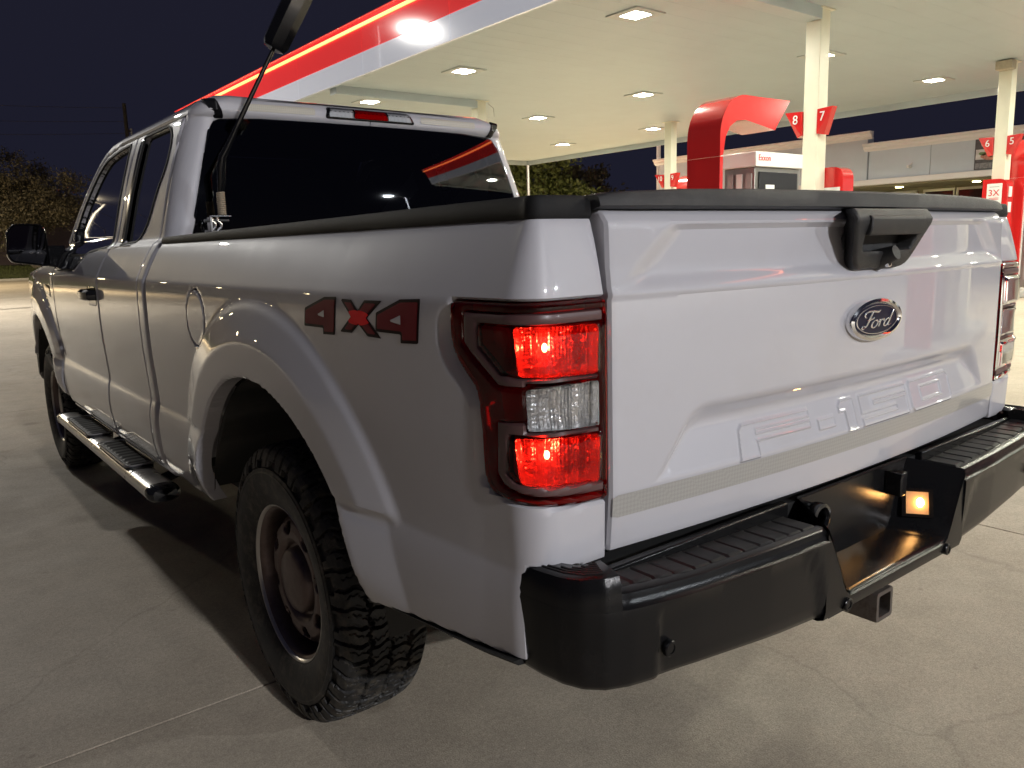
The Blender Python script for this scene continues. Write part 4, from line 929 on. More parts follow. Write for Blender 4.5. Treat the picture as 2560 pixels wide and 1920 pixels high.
# licence lamp on the right pocket wall (and its unlit twin on the left)
for sgn in (1, -1):
    n_ = Vector((-.86, -.51, 0)).normalized(); c0 = Vector((.2205, -1.216, .672)); r_ = Vector((.56, -.83, 0)).normalized(); n_ = Vector((-.83, -.56, .415)).normalized(); u_ = n_.cross(r_).normalized(); u_ = u_ if u_.z > 0 else -u_
    def Q(a, b, h): return c0+r_*a+u_*b+n_*h
    fr = MB()
    for a0, a1, b0, b1 in ((-.036, .036, .028, .036), (-.036, .036, -.036, -.028), (-.036, -.026, -.028, .028), (.026, .036, -.028, .028)):
        fr.add([Q(a, b, h) for h in (-.02, .007) for b in (b0, b1) for a in (a0, a1)], [(0, 2, 3, 1), (4, 5, 7, 6), (0, 1, 5, 4), (2, 6, 7, 3), (0, 4, 6, 2), (1, 3, 7, 5)])
    f_ = fr.build('licence_lamp', BUMPER, bumper, None)
    l_ = MB().add([Q(-.026, -.028, .001), Q(.026, -.028, .001), Q(.026, .028, .001), Q(-.026, .028, .001)], [(0, 1, 2, 3)]).build('lamp_lens', PLATELENS if sgn > 0 else LENS_SMOKE, f_, None)
    b_ = MB().tube([Q(.006, -.010, .009), Q(.006, -.004, .010), Q(.006, .006, .010), Q(.006, .011, .009)], [.004, .008, .008, .004], 10).build('lamp_bulb', PLATEBULB if sgn > 0 else LENS_CLEAR, f_)
    if sgn < 0:
        for q in (f_, l_, b_): q.data.transform(Matrix.Diagonal((-1, 1, 1, 1)))
# trailer plug, plate bracket, bolts
MB().loft([[(-.215+r_*math.cos(a), y, .735+r_*math.sin(a)) for a in np.linspace(0, 2*math.pi, 20, endpoint=False)] for r_, y in ((.030, -1.17), (.030, -1.19), (.034, -1.195), (.034, -1.215), (.026, -1.217), (.022, -1.21))], closed=True).build('trailer_socket', TRIM, bumper, 40)
box('plate_bracket', .135, .165, -1.215, -1.172, .705, .765, TRIM, bumper, .003); box('plate_bracket', .165, .185, -1.190, -1.172, .715, .74, TRIM, bumper, .003)
# hitch receiver
h = MB(); a, b = .0375, .0265; zc = .483
ro = [(-a, -a), (a, -a), (a, a), (-a, a)]; ri = [(-b, -b), (b, -b), (b, b), (-b, b)]
ro, ri = roundp(ro, .010, 3), roundp(ri, .006, 3)
h.loft([[(p[0], y, zc+p[1]) for p in q] for q, y in ((ro, -.95), (ro, -1.252), ([(p[0]*.97, p[1]*.97) for p in ro], -1.256), (ri, -1.256), (ri, -1.05))], closed=True)
hit = h.build('hitch_receiver', HITCH, truck, 40)
box('hitch_crossbar', -.46, .46, -1.02, -.93, .46, .54, DARK, hit, .02); box('receiver_end', -.026, .026, -1.06, -1.05, zc-.026, zc+.026, DARK, hit)
box('hitch_plate', -.11, -.04, -1.18, -.95, .455, .54, DARK, hit)

# ---- cab sides
def cab_x(y, z):
    t = np.clip((y-3.1)/1.45, 0, 1)
    return -(xs(z)-.075*t*t)-flare(y, z, WB)*(y > 2.7)
def cab_pos(y, z, d, out=0.0, r=.007): return np.stack([cab_x(y, z)+roll(d, r)-out, y, z], -1)
RWIN = roundp([(1.735, 1.396), (1.735, 1.852), (1.36, 1.852), (1.27, 1.80), (1.262, 1.695), (1.34, 1.58), (1.385, 1.47), (1.48, 1.405)], [.01, .015, .05, .05, .08, .1, .06, .04], 5)
FWIN = roundp([(1.945, 1.392), (1.975, 1.845), (2.18, 1.840), (2.44, 1.815), (2.56, 1.757), (2.66, 1.685), (2.78, 1.575), (2.90, 1.42), (2.92, 1.285), (2.46, 1.285), (2.30, 1.372)], [.01, .015, .1, .1, .05, .05, .05, .05, .02, .05, .05], 5)
ROOFL = [(1.20, 1.912), (1.90, 1.915), (2.25, 1.905), (2.45, 1.880), (2.60, 1.815), (2.74, 1.715), (2.90, 1.58), (3.06, 1.42)]
FDOOR = [(1.877, .530), (1.872, .70), (1.872, 1.392), (1.89, 1.868), (2.25, 1.868), (2.46, 1.842), (2.59, 1.78), (2.72, 1.685), (2.88, 1.55), (3.0, 1.42), (3.022, 1.28), (3.02, 1.0), (2.995, .77), (3.0, .66), (2.975, .530)]
RDOOR = [(1.17, .530), (1.165, 1.10), (1.170, 1.392), (1.175, 1.70), (1.20, 1.868), (1.878, 1.868), (1.862, 1.392), (1.862, .70), (1.867, .530)]
RAIL = [(1.155, 1.868+.004), (2.25, 1.874), (2.47, 1.848), (2.60, 1.786), (2.73, 1.692), (2.89, 1.556), (3.01, 1.43), (3.075, 1.42), (2.92, 1.58), (2.76, 1.72), (2.62, 1.82), (2.46, 1.90), (2.25, 1.932), (1.155, 1.938)]
FENDER = [(3.03, .66), (3.005, .77), (3.03, 1.0), (3.032, 1.28), (3.08, 1.33), (3.5, 1.30), (4.2, 1.25), (4.50, 1.20), (4.56, 1.0), (4.58, .72), (4.2, .70), (3.7, .60), (3.02, .56)]
yz = lambda a, b, c_, d, st=.012: (rng(a, b, st), rng(c_, d, st))
lipx = lambda y, z, P: P+np.array((.035, 0, 0))
for sgn in (-1, 1):
    U, V = yz(1.86, 3.04, .52, 1.90); P, F = sheet(cab_pos, U, V, lambda Y, Z: np.maximum(sdf(roundp(FDOOR, .01, 3), Y, Z), -sdf(FWIN, Y, Z)), lipx); fd = mesh_obj('front_door', mirror(P, sgn), F, PAINT, truck)
    P, F = sheet(lambda y, z, d: cab_pos(y, z, d, -.016, 1e-5), *yz(1.92, 2.94, 1.26, 1.87, .03), lambda Y, Z: sdf(FWIN, Y, Z)-.008); mesh_obj('window_glass', mirror(P, sgn), F, SIDEGLASS, fd)
    P, F = sheet(lambda y, z, d: cab_pos(y, z, d, .0035, 1e-5), *yz(1.90, 2.96, 1.26, 1.88, .0045), lambda Y, Z: np.maximum(sdf(FWIN, Y, Z)-.010, -sdf(FWIN, Y, Z)), lambda y, z, P: P+np.array((.045, 0, 0))); mesh_obj('window_seal', mirror(P, sgn), F, SEAL, fd, None)
    U, V = yz(1.15, 1.89, .52, 1.90); P, F = sheet(cab_pos, U, V, lambda Y, Z: np.maximum(sdf(roundp(RDOOR, .01, 3), Y, Z), -sdf(RWIN, Y, Z)), lipx); rd = mesh_obj('rear_door', mirror(P, sgn), F, PAINT, truck)
    P, F = sheet(lambda y, z, d: cab_pos(y, z, d, -.014, 1e-5), *yz(1.24, 1.76, 1.38, 1.87, .03), lambda Y, Z: sdf(RWIN, Y, Z)-.008); mesh_obj('window_glass', mirror(P, sgn), F, SIDEGLASS, rd)
    P, F = sheet(lambda y, z, d: cab_pos(y, z, d, .0035, 1e-5), *yz(1.24, 1.76, 1.37, 1.88, .0045), lambda Y, Z: np.maximum(sdf(RWIN, Y, Z)-.008, -sdf(RWIN, Y, Z)), lambda y, z, P: P+np.array((.045, 0, 0))); mesh_obj('window_seal', mirror(P, sgn), F, SEAL, rd, None)
    P, F = sheet(lambda y, z, d: cab_pos(y, z, d, -.044), *yz(1.86, 3.04, 1.0, 1.90, .02), lambda Y, Z: np.maximum(sdf(FDOOR, Y, Z)-.02, -sdf(FWIN, Y, Z)+.004)); mesh_obj('door_trim', mirror(P, sgn), F, INTERIOR, fd)
    P, F = sheet(lambda y, z, d: cab_pos(y, z, d, -.044), *yz(1.12, 1.90, 1.0, 1.90, .02), lambda Y, Z: np.maximum(sdf(RDOOR, Y, Z)-.02, -sdf(RWIN, Y, Z)+.004)); mesh_obj('door_trim', mirror(P, sgn), F, INTERIOR, rd)
    # black pillar strip between the two windows
    P, F = sheet(lambda y, z, d: cab_pos(y, z, d, .0015), *yz(1.73, 1.88, 1.39, 1.87, .01), lambda Y, Z: sdf([(1.745, 1.396), (1.80, 1.396), (1.805, 1.86), (1.745, 1.86)], Y, Z)); mesh_obj('pillar_strip', mirror(P, sgn), F, TRIM, rd)
    # chromed belt line strip
    P, F = sheet(lambda y, z, d: cab_pos(y, z, d, .004), *yz(1.1, 2.9, 1.27, 1.40, .008), lambda Y, Z: np.maximum(np.abs(Z-np.interp(Y, [1.1, 1.48, 2.26, 2.43, 2.9], [1.389, 1.387, 1.371, 1.282, 1.272]))-.006, np.maximum(1.5-Y, Y-2.85))); mesh_obj('belt_moulding', mirror(P, sgn), F, PAINT, fd)
    P, F = sheet(cab_pos, *yz(1.14, 3.10, 1.40, 1.945), lambda Y, Z: sdf(RAIL, Y, Z), lipx); mesh_obj('roof_rail', mirror(P, sgn), F, PAINT, truck)
    U, V = yz(2.98, 4.62, .52, 1.34, .014); P, F = sheet(cab_pos, U, V, lambda Y, Z: np.maximum(sdf(roundp(FENDER, .02, 3), Y, Z), .585-np.hypot(Y-WB, Z-ARC_Z)), lipx); fe = mesh_obj('front_fender', mirror(P, sgn), F, PAINT, truck)
    # door pillars and dark behind the gaps
    MB().box(-.93, -.90, 1.10, 3.05, .55, 1.36).build('door_inner', DARK, truck, None).data.transform(Matrix.Diagonal((-sgn, 1, 1, 1)))
    hb_ = MB()
    rings = []
    for y, o_ in ((2.135, .004), (2.12, .040), (2.06, .050), (1.97, .050), (1.93, .040), (1.915, .004)):
        rings.append([(-(.994+o_), y, 1.155), (-(.994+o_), y, 1.185), (-(.994+o_-.012), y, 1.195), (-(.994+o_-.012), y, 1.148)])
    dh = MB().loft(rings, closed=True, cap=True).build('door_handle', TRIM, fd, 40); dh.data.transform(Matrix.Diagonal((-sgn, 1, 1, 1)))
    P, F = sheet(lambda y, z, d: cab_pos(y, z, d, .0015), *yz(1.88, 2.16, 1.10, 1.23, .008), lambda Y, Z: sdf(roundp([(1.90, 1.115), (2.10, 1.115), (2.10, 1.215), (1.90, 1.215)], .03, 4), Y, Z)); mesh_obj('handle_recess', mirror(P, sgn), F, TRIM, fd)
    # rocker panel and pinch weld
    MB().box(-.955, -.88, 1.06, 3.06, .49, .545).build('rocker', PAINT, truck, 35, .015).data.transform(Matrix.Diagonal((-sgn, 1, 1, 1)))
    P, F = sheet(lambda y, z, d: cab_pos(y, z, d, .003), *yz(3.12, 3.36, 1.10, 1.22, .012), lambda Y, Z: sdf(roundp([(3.14, 1.12), (3.33, 1.14), (3.33, 1.205), (3.14, 1.195)], .015, 3), Y, Z)); mesh_obj('fender_vent', mirror(P, sgn), F, TRIM, fe)

# ---- cab rear shell
RCT = np.array([(.5, .035), (1.30, .035), (1.45, .075), (1.95, .085)])
YRT = np.array([(.5, 1.072), (1.36, 1.060), (1.45, 1.056), (1.858, 1.112), (1.868, 1.096), (1.885, 1.086), (1.915, 1.090), (1.935, 1.11), (1.95, 1.14)])
def shell(s, z, d, out=0.0, r=.006):
    """s < 0: side of the cab (y = 1.16 - ...), s in metres from the side towards the middle"""
    rc = np.interp(z, RCT[:, 0], RCT[:, 1]); yr = np.interp(z, YRT[:, 0], YRT[:, 1]); X_ = xs(np.minimum(z, 1.948)); side = 1.165-(yr+rc); al = rc*math.pi/2
    ang = np.clip((s-side)/np.maximum(rc, 1e-6), 0, math.pi/2)
    x = np.where(s < side, -X_, np.where(s < side+al, -X_+rc-rc*np.cos(ang), -X_+rc+(s-side-al)))
    y = np.where(s < side, 1.165-s, np.where(s < side+al, yr+rc-rc*np.sin(ang), yr))
    nx = np.where(s < side, -1.0, np.where(s < side+al, -np.cos(ang), 0.0)); ny = np.where(s < side, 0.0, np.where(s < side+al, -np.sin(ang), -1.0))
    o_ = out-roll(d, r)
    return np.stack([x+nx*o_, y+ny*o_, z], -1)
def shell_x(s, z): return shell(s, z, np.ones_like(s))[..., 0]
def win_y(x, z): return 1.098+.14*(z-1.6)-.055*(1-(x/.8)**2)-.025*(1-((z-1.6)/.26)**2)
RW = roundp([(-.825, 1.33), (-.672, 1.853), (.672, 1.853), (.825, 1.33)], [.03, .035, .035, .03], 5)
def shell_phi(S, Z):
    Xv = shell_x(S.ravel(), Z.ravel()).reshape(S.shape); return np.maximum(np.maximum(-S, Xv), -sdf(RW, Xv, Z))
for sgn in (-1, 1):
    P, F = sheet(shell, rng(0, 1.15, .009), rng(.54, 1.95, .009), shell_phi, lambda s, z, P: P+np.array((0, .02, 0)))
    cs = mesh_obj('cab_rear_corner', mirror(P, sgn), F, PAINT, truck)
    # black roof ditch end
    dt = [(-.706, 1.926), (-.660, 1.930), (-.632, 1.858), (-.672, 1.855)]
    P, F = sheet(lambda x, z, d: np.stack([x, np.interp(z, YRT[:, 0], YRT[:, 1])-.003+np.interp(-x, [.66, .72], [0, .02]), z], -1), rng(-.71, -.63, .005), rng(1.85, 1.935, .005), lambda X, Z: sdf(dt, X, Z), lambda x, z, P: P+np.array((0, .012, 0)))
    mesh_obj('roof_ditch_trim', mirror(P, sgn), F, TRIM, cs)
    a_, b_ = (-.555, -.255)
    tp = roundp([(a_, 1.889), (b_, 1.893), (b_, 1.923), (a_, 1.917)], .006, 3)
    P, F = sheet(lambda x, z, d: np.stack([x, np.interp(z, YRT[:, 0], YRT[:, 1])-.002, z], -1), rng(a_-.01, b_+.01, .008), rng(1.88, 1.93, .004), lambda X, Z: sdf(tp, X, Z)); mesh_obj('reflective_tape', mirror(P, sgn), F, TAPE2, cs)
P, F = sheet(lambda x, z, d: np.stack([x, win_y(x, z), z], -1), rng(-.85, .85, .03), rng(1.30, 1.88, .02), lambda X, Z: sdf(RW, X, Z)-.012)
rw = mesh_obj('rear_window', P, F, GLASS, truck)
INN = roundp([(-.70, 1.48), (-.60, 1.818), (.60, 1.818), (.70, 1.48)], .05, 5)
P, F = sheet(lambda x, z, d: np.stack([x, win_y(x, z)+.008, z], -1), rng(-.86, .86, .02), rng(1.30, 1.88, .01), lambda X, Z: np.maximum(sdf(RW, X, Z)-.012, -sdf(INN, X, Z))); mesh_obj('window_border', P, F, TRIM, rw)
# third brake lamp
ch = empty('third_brake_lamp'); ch.parent = truck
def ychm(z): return np.interp(z, YRT[:, 0], YRT[:, 1])
chp = roundp([(-.212, 1.884), (-.196, 1.934), (.196, 1.934), (.222, 1.884)], .012, 4)
P, F = sheet(lambda x, z, d: np.stack([x, ychm(z)-.010+roll(d, .008), z], -1), rng(-.22, .22, .006), rng(1.88, 1.935, .004), lambda X, Z: sdf(chp, X, Z), lambda x, z, P: P+np.array((0, .012, 0))); mesh_obj('lamp_housing', P, F, TRIM, ch)
for nm, a0, a1, m_ in (('clear_lens', -.196, -.085, LENS_CLEAR), ('red_lens', -.083, .083, LENS_RED), ('clear_lens', .085, .202, LENS_CLEAR)):
    q = [(a0-.008*(a0 < -.1), 1.8905), (a0+.012*(a0 < 0), 1.930), (a1-.012*(a1 > 0), 1.930), (a1, 1.8905)]
    P, F = sheet(lambda x, z, d: np.stack([x, ychm(z)-.018+roll(d, .005), z], -1), rng(a0-.01, a1+.01, .005), rng(1.89, 1.93, .004), lambda X, Z: sdf(q, X, Z), lambda x, z, P: P+np.array((0, .007, 0))); mesh_obj(nm, P, F, m_, ch)
    P, F = sheet(lambda x, z, d: np.stack([x, ychm(z)-.0112+.0012*np.abs(np.sin(x*160)), z], -1), rng(a0, a1, .003), rng(1.889, 1.932, .003), lambda X, Z: sdf(q, X, Z)); mesh_obj('reflector', P, F, REFLECTOR2, ch)
# roof, windscreen, bonnet, front end
def roof_z(x, y): return 1.962-.028*np.abs(x/.70)**3-np.clip((y-2.1)/.4, 0, 1)**2*.07-np.clip((1.25-y)/.16, 0, 1)**2*.022
P, F = sheet(lambda x, y, d: np.stack([x, y, roof_z(x, y)], -1), rng(-.70, .70, .05), rng(1.10, 2.48, .04), lambda X, Y: sdf([(-.69, 1.105), (.69, 1.105), (.66, 2.47), (-.66, 2.47)], X, Y)); mesh_obj('roof', P, F, PAINT, truck)
rings = [[(x*w, y+.10*(1-(x)**2), z) for x in np.linspace(-1, 1, 17)] for y, z, w in ((2.46, 1.88, .67), (2.70, 1.70, .73), (2.95, 1.50, .80), (3.10, 1.36, .85))]
MB().loft(rings).build('windscreen', GLASS, truck)
rings = [[(x*w, y+.06*(1-x*x), z+.03*(1-x**4)) for x in np.linspace(-1, 1, 17)] for y, z, w in ((3.06, 1.335, .90), (3.3, 1.32, .90), (3.9, 1.29, .885), (4.35, 1.25, .86), (4.50, 1.19, .84), (4.53, 1.12, .84))]
MB().loft(rings).build('bonnet', PAINT, truck)
box('grille', -.62, .62, 4.46, 4.60, .78, 1.12, TRIM, truck, .04)
for s in (-1, 1):
    hl = box('headlamp', min(s*.64, s*.90), max(s*.64, s*.90), 4.40, 4.57, .86, 1.10, LENS_CLEAR, truck, .03)
    box('lamp_back', min(s*.66, s*.88), max(s*.66, s*.88), 4.38, 4.45, .88, 1.08, SATIN, hl)
box('front_bumper', -.92, .92, 4.45, 4.68, .46, .76, BLACKP, truck, .05)
box('firewall', -.86, .86, 3.10, 3.14, .55, 1.32, DARK, truck); box('cab_floor', -.90, .90, 1.09, 3.10, .50, .56, DARK, truck)
box('cab_back_wall', -.86, .86, 1.075, 1.09, .54, 1.34, DARK, truck); box('headliner', -.66, .66, 1.16, 2.44, 1.87, 1.885, INTERIOR, truck)
box('dashboard', -.80, .80, 2.72, 3.06, 1.05, 1.33, DARK, truck, .05)
def seat(x, y, hz):
    t = empty('seat'); t.parent = truck
    box('backrest', x-.25, x+.25, y, y+.14, .85, 1.48+hz, INTERIOR, t, .06, 4); box('cushion', x-.26, x+.26, y+.1, y+.6, .75, .90, INTERIOR, t, .05, 3)
    box('headrest', x-.135, x+.135, y+.01, y+.11, 1.52+hz, 1.72+hz, INTERIOR, t, .05, 4)
    MB().tube([(x-.06, y+.06, 1.45), (x-.06, y+.06, 1.56)], .008, 6).build('headrest_post', STAINLESS, t)
seat(-.42, 2.02, .0); seat(.42, 2.02, .0)

# ---- door mirrors
for sgn in (-1, 1):
    mr = empty('door_mirror'); mr.parent = truck
    pf = roundp([(-1.015, 1.297), (-1.190, 1.325), (-1.208, 1.36), (-1.200, 1.485), (-1.160, 1.530), (-1.035, 1.525), (-1.012, 1.49)], .022, 4)
    c_ = np.mean(pf, 0)
    rings = [[(c_[0]+(p[0]-c_[0])*k, y, c_[1]+(p[1]-c_[1])*k) for p in pf] for y, k in ((2.925, .90), (2.912, .965), (2.918, 1.0), (2.97, 1.0), (3.03, .90), (3.06, .6))]
    sh = MB().loft(rings, closed=True).build('mirror_shell', TRIM, mr, 40); sh.data.transform(Matrix.Diagonal((-sgn, 1, 1, 1)))
    g_ = MB().add([(c_[0]+(p[0]-c_[0])*.905, 2.9235, c_[1]+(p[1]-c_[1])*.905) for p in pf], [tuple(range(len(pf)))]).build('mirror_glass', mat('mirror_silver', (0.12, 0.12, 0.13), 0.03, metal=1.0) if 'mirror_silver' not in MATS else MATS['mirror_silver'], mr, None); g_.data.transform(Matrix.Diagonal((-sgn, 1, 1, 1)))
    rings = [[(x, 2.93+a, z+b) for a, b in ((-.005, -h), (-.005, h), (.06, h), (.06, -h))] for x, z, h in ((-1.02, 1.355, .055), (-.97, 1.35, .06), (-.93, 1.345, .065))]
    ar = MB().loft(rings, closed=True, cap=True).build('mirror_arm', TRIM, mr, 40, .006); ar.data.transform(Matrix.Diagonal((-sgn, 1, 1, 1)))
    P, F = sheet(lambda y, z, d: cab_pos(y, z, d, .006), *yz(2.76, 3.04, 1.26, 1.60, .012), lambda Y, Z: sdf([(2.80, 1.275), (2.84, 1.50), (2.90, 1.50), (3.0, 1.40), (3.015, 1.275)], Y, Z), lambda y, z, P: P+np.array((.02, 0, 0))); mesh_obj('sail_panel', mirror(P, sgn), F, TRIM, mr)

# ---- wheels
def tyre_mesh():
    half = [(.098, .218), (.108, .226), (.116, .236), (.127, .262), (.134, .292), (.1355, .318), (.133, .342), (.128, .362), (.122, .378), (.115, .390), (.104, .3975), (.080, .402), (.045, .4045), (0, .405)]
    prof = half+[(-a, r) for a, r in half[-2::-1]]; prof = np.array(prof); s = np.r_[0, np.cumsum(np.hypot(*np.diff(prof, axis=0).T))]
    u = np.unique(np.r_[np.linspace(0, s[5], 12), np.linspace(s[5], s[-6], 150), np.linspace(s[-6], s[-1], 12)])
    A, Rr = np.interp(u, s, prof[:, 0]), np.interp(u, s, prof[:, 1]); n = 900; th = np.linspace(0, 2*math.pi, n, endpoint=False)
    T, AA = np.meshgrid(th, A, indexing='ij'); RR = np.broadcast_to(Rr, T.shape).copy()
    q = T/(2*math.pi)+.0016*np.sin(AA*120+T*9); N = 50
    def tri(x): x = x % 1.0; return np.abs(x-.5)*2
    depth = np.zeros_like(T); a = AA/.112
    # zigzag circumferential grooves
    for c0, amp, ph, w in ((-.52, .10, 0, .050), (0.0, .16, .5, .045), (.52, .10, 0, .050)):
        dist = np.abs(a-(c0+amp*(tri(q*N+ph)-.5)+.03*np.sin(q*N*2*math.pi*3)))*.112; depth = np.maximum(depth, 1-smooth01((dist-.0034)/.0013))
    # slanted cross grooves per row
    for lo, hi, sl, ph, w in ((-1.3, -.52, .28, .1, .11), (-.52, 0, -.42, .0, .075), (0, .52, .42, .5, .075), (.52, 1.3, -.28, .6, .11)):
        x = (q*N+sl*a+ph) % 1.0; dist = np.minimum(x, 1-x); row = (a >= lo) & (a < hi)
        depth = np.maximum(depth, (1-smooth01((dist-w*.75)/(w*.35)))*row)
        x2 = (q*N+sl*a*1.5+ph+.5+.06*np.sin(a*40)) % 1.0; d2_ = np.minimum(x2, 1-x2); depth = np.maximum(depth, .55*(1-smooth01((d2_-.012)/.02))*row*(np.abs(a) < 1.0))
    tread = smooth01((RR-.338)/.004)
    # side biters: alternate lugs reach further down the sidewall
    alt = (np.floor(q*N+.6) % 2); sidez = (RR < .391) & (RR >= .335); low = np.where(alt > 0, .342, .362)
    depth = np.where(sidez & (RR < low), 1.0, depth)
    H = np.where(RR > .335, depth*tread*.0150, 0)
    nrmA = np.sign(AA)*smooth01((.398-RR)/.03); nrmR = 1-smooth01((.385-RR)/.03)*.75
    R2 = RR-H*nrmR; A2 = AA-H*nrmA*.7
    # raised ring and lettering band on the sidewall
    A2 = A2+np.sign(AA)*.0022*np.exp(-((RR-.325)/.0016)**2)+np.sign(AA)*.0015*np.exp(-((RR-.246)/.002)**2)
    V = np.stack([-A2, R2*np.sin(T), R2*np.cos(T)], -1).reshape(-1, 3); m = len(A)
    I = np.arange(n)[:, None]*m+np.arange(m-1)[None]; J = ((np.arange(n)+1) % n)[:, None]*m+np.arange(m-1)[None]
    F = np.stack([I, J, J+1, I+1], -1).reshape(-1, 4)
    return V, F
def make_wheel():
    w = empty('wheel')
    V, F = tyre_mesh(); mesh_obj('tyre', V, F, TYRE, w, 50)
    n = 96; th = np.linspace(0, 2*math.pi, n, endpoint=False)
    def lathe(prof): return MB().loft([[(-a, r*math.sin(t), r*math.cos(t)) for t in th] for a, r in prof], closed=True)
    rim = lathe([(.104, .2215), (.100, .214), (.088, .209), (.070, .2065), (.030, .203), (.005, .200), (-.09, .20)]).build('rim', STEEL, w, 50)
    lathe([(.100, .231), (.110, .2315), (.1135, .2285), (.112, .2245), (.104, .2215)]).build('rim_lip', SATINRIM, rim, 50)
    # disc with eight oval holes
    DP = np.array([(0, .075), (.060, .075), (.090, .070), (.098, .060), (.104, .060), (.112, .074), (.125, .084), (.148, .086), (.168, .080), (.185, .062), (.196, .042), (.2045, .036)])
    def dpos(r, t, d): a = np.interp(r, DP[:, 0], DP[:, 1])-roll(d, .004); return np.stack([-a, r*np.sin(t), r*np.cos(t)], -1)
    def dphi(R_, T_):
        k = np.round((T_-.25)/(2*math.pi/8)); t0 = k*(2*math.pi/8)+.25; dx = R_*np.sin(T_-t0); dy = R_*np.cos(T_-t0)-.154
        return -(np.hypot(dx/.025, dy/.0185)-1)*.02
    P, F = sheet(dpos, rng(.0, .203, .0035), np.linspace(0, 2*math.pi, 193), dphi, lambda r, t, P: P+np.array((.012, 0, 0)))
    # drop the flange made along the seam and rims, keep hole edges
    mesh_obj('wheel_disc', P, F, STEEL, rim, 40)
    lathe([(.062, .0965), (.085, .094), (.093, .086), (.097, .070), (.100, .045), (.101, .0005)]).build('hub_cap', STEEL, rim, 50)
    lathe([(-.02, .201), (-.02, .0005)]).build('brake_disc', DARK, rim, None)
    vs = MB().tube([(-.112, .2235*math.sin(-1.2), .2235*math.cos(-1.2)), (-.114, .219*math.sin(-1.25), .219*math.cos(-1.25))], .006, 6).build('balance_weight', HITCH, rim)
    return w
wheel0 = make_wheel(); wheel0.parent = truck; wheel0.location = (-.842, 0, AXZ)
for x, y, rz in ((-.842, WB, 0), (.842, 0, math.pi), (.842, WB, math.pi)):
    o = copy_tree(wheel0, truck); o.location = (x, y, AXZ); o.rotation_euler = (math.radians(17), 0, rz)

# ---- wheel housings, underbody
for sgn in (-1, 1):
    for yc, R_, nm in ((ARC_Y, .598, 'rear_wheel_liner'), (WB, .583, 'front_wheel_liner')):
        rings = []
        for x in (-.962, -.955, -.60, -.585):
            rr = R_ if x < -.59 else R_-.05
            rings.append([(x, yc+rr*math.cos(a), ARC_Z+rr*math.sin(a)+(.015*math.sin(a*7) if x > -.96 else 0)) for a in np.linspace(.24, math.pi-.10, 50)])
        o = MB().loft(rings).build(nm, LINER, truck, 40); o.data.transform(Matrix.Diagonal((-sgn, 1, 1, 1)))
        o = MB().add([(-.586, yc+R_*math.cos(a), ARC_Z+R_*math.sin(a)) for a in np.linspace(.24, math.pi-.10, 50)], [tuple(range(50))]).build('inner_well', DARK, truck, None); o.data.transform(Matrix.Diagonal((-sgn, 1, 1, 1)))
    fr_ = MB().box(-.50, -.40, -1.0, 4.3, .54, .66).build('frame_rail', DARK, truck, 35, .02); fr_.data.transform(Matrix.Diagonal((-sgn, 1, 1, 1)))
    MB().tube([(-.62, .10, .30), (-.62, .25, .75)], .03, 10).build('shock_absorber', DARK, truck).data.transform(Matrix.Diagonal((-sgn, 1, 1, 1)))
    # dark pinch lip under the bed side behind the wheel, mud flap bracket
    rings = []
    for y, z in ((-.56, .555), (-.62, .570), (-.80, .592), (-1.00, .612), (-1.10, .628)):
        rings.append([(-.975, y, z-.006), (-.985, y, z+.004), (-.93, y, z+.006), (-.925, y, z-.012)])
    MB().loft(rings, closed=True, cap=True).build('lower_flange', DARK, truck, 40).data.transform(Matrix.Diagonal((-sgn, 1, 1, 1)))
    MB().box(-.93, -.72, -1.06, -.62, .60, .82).build('bed_underside', DARK, truck, None).data.transform(Matrix.Diagonal((-sgn, 1, 1, 1)))
MB().tube([(-.70, 0, AXZ), (-.15, 0, AXZ), (0, 0, AXZ), (.15, 0, AXZ), (.70, 0, AXZ)], [.045, .05, .16, .05, .045], 14).build('rear_axle', DARK, truck)
box('fuel_tank', -.75, -.15, .75, 2.2, .40, .56, DARK, truck, .05); box('spare_tyre_tray', -.42, .42, -.92, -.25, .52, .68, DARK, truck, .08)
MB().tube([(.55, -.9, .50), (.55, 1.5, .46), (.3, 2.8, .48)], .035, 10).build('exhaust_pipe', HITCH, truck)
box('transmission', -.2, .2, 2.0, 3.2, .35, .56, DARK, truck, .06); box('front_underbody', -.5, .5, 3.2, 4.4, .40, .60, DARK, truck, .05)

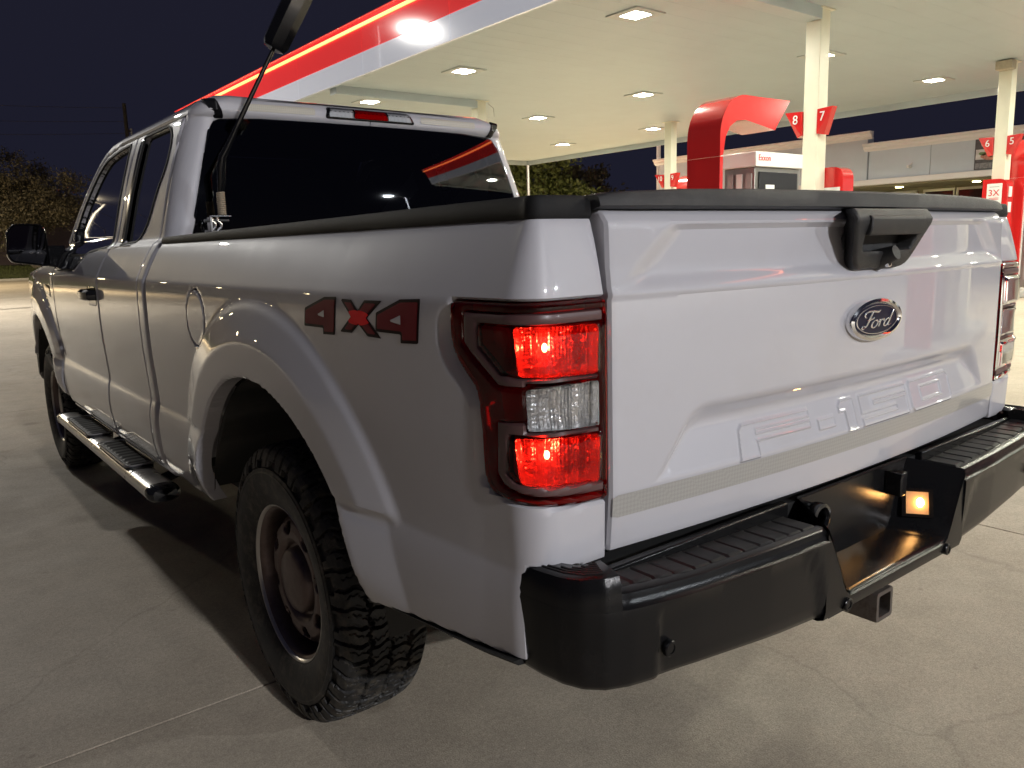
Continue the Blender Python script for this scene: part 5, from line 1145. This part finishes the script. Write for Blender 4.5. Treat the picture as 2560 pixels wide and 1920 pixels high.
# ---- side steps
for sgn in (-1, 1):
    st = empty('side_step'); st.parent = truck
    def sec(y, k=1.0, zc=.435, xc=-1.0): return [(xc+.060*k*math.copysign(abs(math.cos(a))**.7, math.cos(a)), y, zc+.033*k*math.copysign(abs(math.sin(a))**.8, math.sin(a))) for a in np.linspace(0, 2*math.pi, 28, endpoint=False)]
    b_ = MB().loft([sec(3.02), sec(2.2), sec(1.09)], closed=True).build('step_tube', STAINLESS, st, 40); b_.data.transform(Matrix.Diagonal((-sgn, 1, 1, 1)))
    for y, e in ((1.09, -1), (3.02, 1)):
        c_ = MB().loft([sec(y-.02*e, 1.03), sec(y, 1.04), sec(y+e*.03, .98), sec(y+e*.045, .75), sec(y+e*.05, .05)], closed=True).build('end_cap', TRIM, st, 40); c_.data.transform(Matrix.Diagonal((-sgn, 1, 1, 1)))
    for y0_, y1_ in ((1.42, 1.98), (2.20, 2.76)):
        P, F = sheet(lambda x, y, d: np.stack([x, y, .4735+.006-roll(d, .010)+.003*(np.sin((y-y0_)*110) > .2)*(d > .016)], -1), rng(-1.055, -.935, .005), rng(y0_-.005, y1_+.005, .006), lambda X, Y: sdf(roundp([(-1.05, y0_), (-.94, y0_), (-.94, y1_), (-1.05, y1_)], .03, 5), X, Y), lambda x, y, P: P-np.array((0, 0, .028)))
        pd = mesh_obj('tread_pad', mirror(P, sgn), F, RUBBERPAD, st, 40)
        ed = [(x, y, .478) for x, y in roundp([(-1.054, y0_-.004), (-.936, y0_-.004), (-.936, y1_+.004), (-1.054, y1_+.004)], .032, 6)]
        MB().tube(ed+[ed[0]], .004, 6).build('pad_trim', STAINLESS, pd).data.transform(Matrix.Diagonal((-sgn, 1, 1, 1)))
    for y in (1.25, 2.1, 2.95):
        MB().tube([(-.97, y, .44), (-.90, y, .46), (-.80, y, .52)], .022, 8).build('step_bracket', DARK, st).data.transform(Matrix.Diagonal((-sgn, 1, 1, 1)))

# ---- whip antenna clamped to the bed rail
an = empty('whip_antenna'); an.parent = truck
MB().box(-.775, -.765, .93, .965, 1.415, 1.475).build('clamp_plate', STAINLESS, an, 35, .002)
MB().tube([(-.765, .948, 1.475), (-.762, .948, 1.46), (-.752, .948, 1.45), (-.752, .948, 1.437), (-.762, .948, 1.428), (-.762, .948, 1.41)], .006, 8).build('clamp_jaw', SATIN, an)
MB().tube([(-.742, .948, 1.478), (-.742, .948, 1.462), (-.730, .948, 1.45), (-.730, .948, 1.437), (-.742, .948, 1.428), (-.742, .948, 1.41)], .006, 8).build('clamp_jaw', SATIN, an)
box('clamp_bracket', -.765, -.695, .93, .966, 1.476, 1.481, SATIN, an, .001, 1)
for z in (1.423, 1.462): MB().tube([(-.79, .948, z), (-.70, .948, z)], .0055, 8).build('clamp_bolt', STAINLESS, an)
hx = [(-.722+.0125*math.cos(t), .948+.0125*math.sin(t), 1.482+.083*t/(2*math.pi*12)) for t in np.linspace(0, 2*math.pi*12, 190)]
MB().tube(hx, .0038, 6).build('spring', mat('brass_spring', (0.70, 0.58, 0.42), 0.35, metal=0.6), an)
MB().tube([(-.722, .948, 1.48), (-.720, .948, 1.57)], .007, 8).build('spring_core', TRIM, an)
MB().tube([(-.720, .948, 1.565), (-.717, .94, 1.60), (-.715, .93, 1.66), (-.712, .92, 1.69), (-.690, .905, 1.735), (-.66, .885, 1.80)], [.012, .016, .017, .015, .011, .0085], 12).build('lower_mast', TRIM, an)
tipA, tipB = Vector((-.66, .885, 1.80)), Vector((-.537, .80, 2.06))
MB().tube([tipA, tipA.lerp(tipB, .5), tipB], [.009, .008, .0075], 10).build('upper_mast', TRIM, an)
dirv = (tipB-tipA).normalized(); pd0 = tipB
MB().tube([pd0-dirv*.005, pd0+dirv*.004, pd0+dirv*.024, pd0+dirv*.17, pd0+dirv*.30], [.012, .038, .048, .050, .050], 8).build('antenna_paddle', TRIM, an, 25)
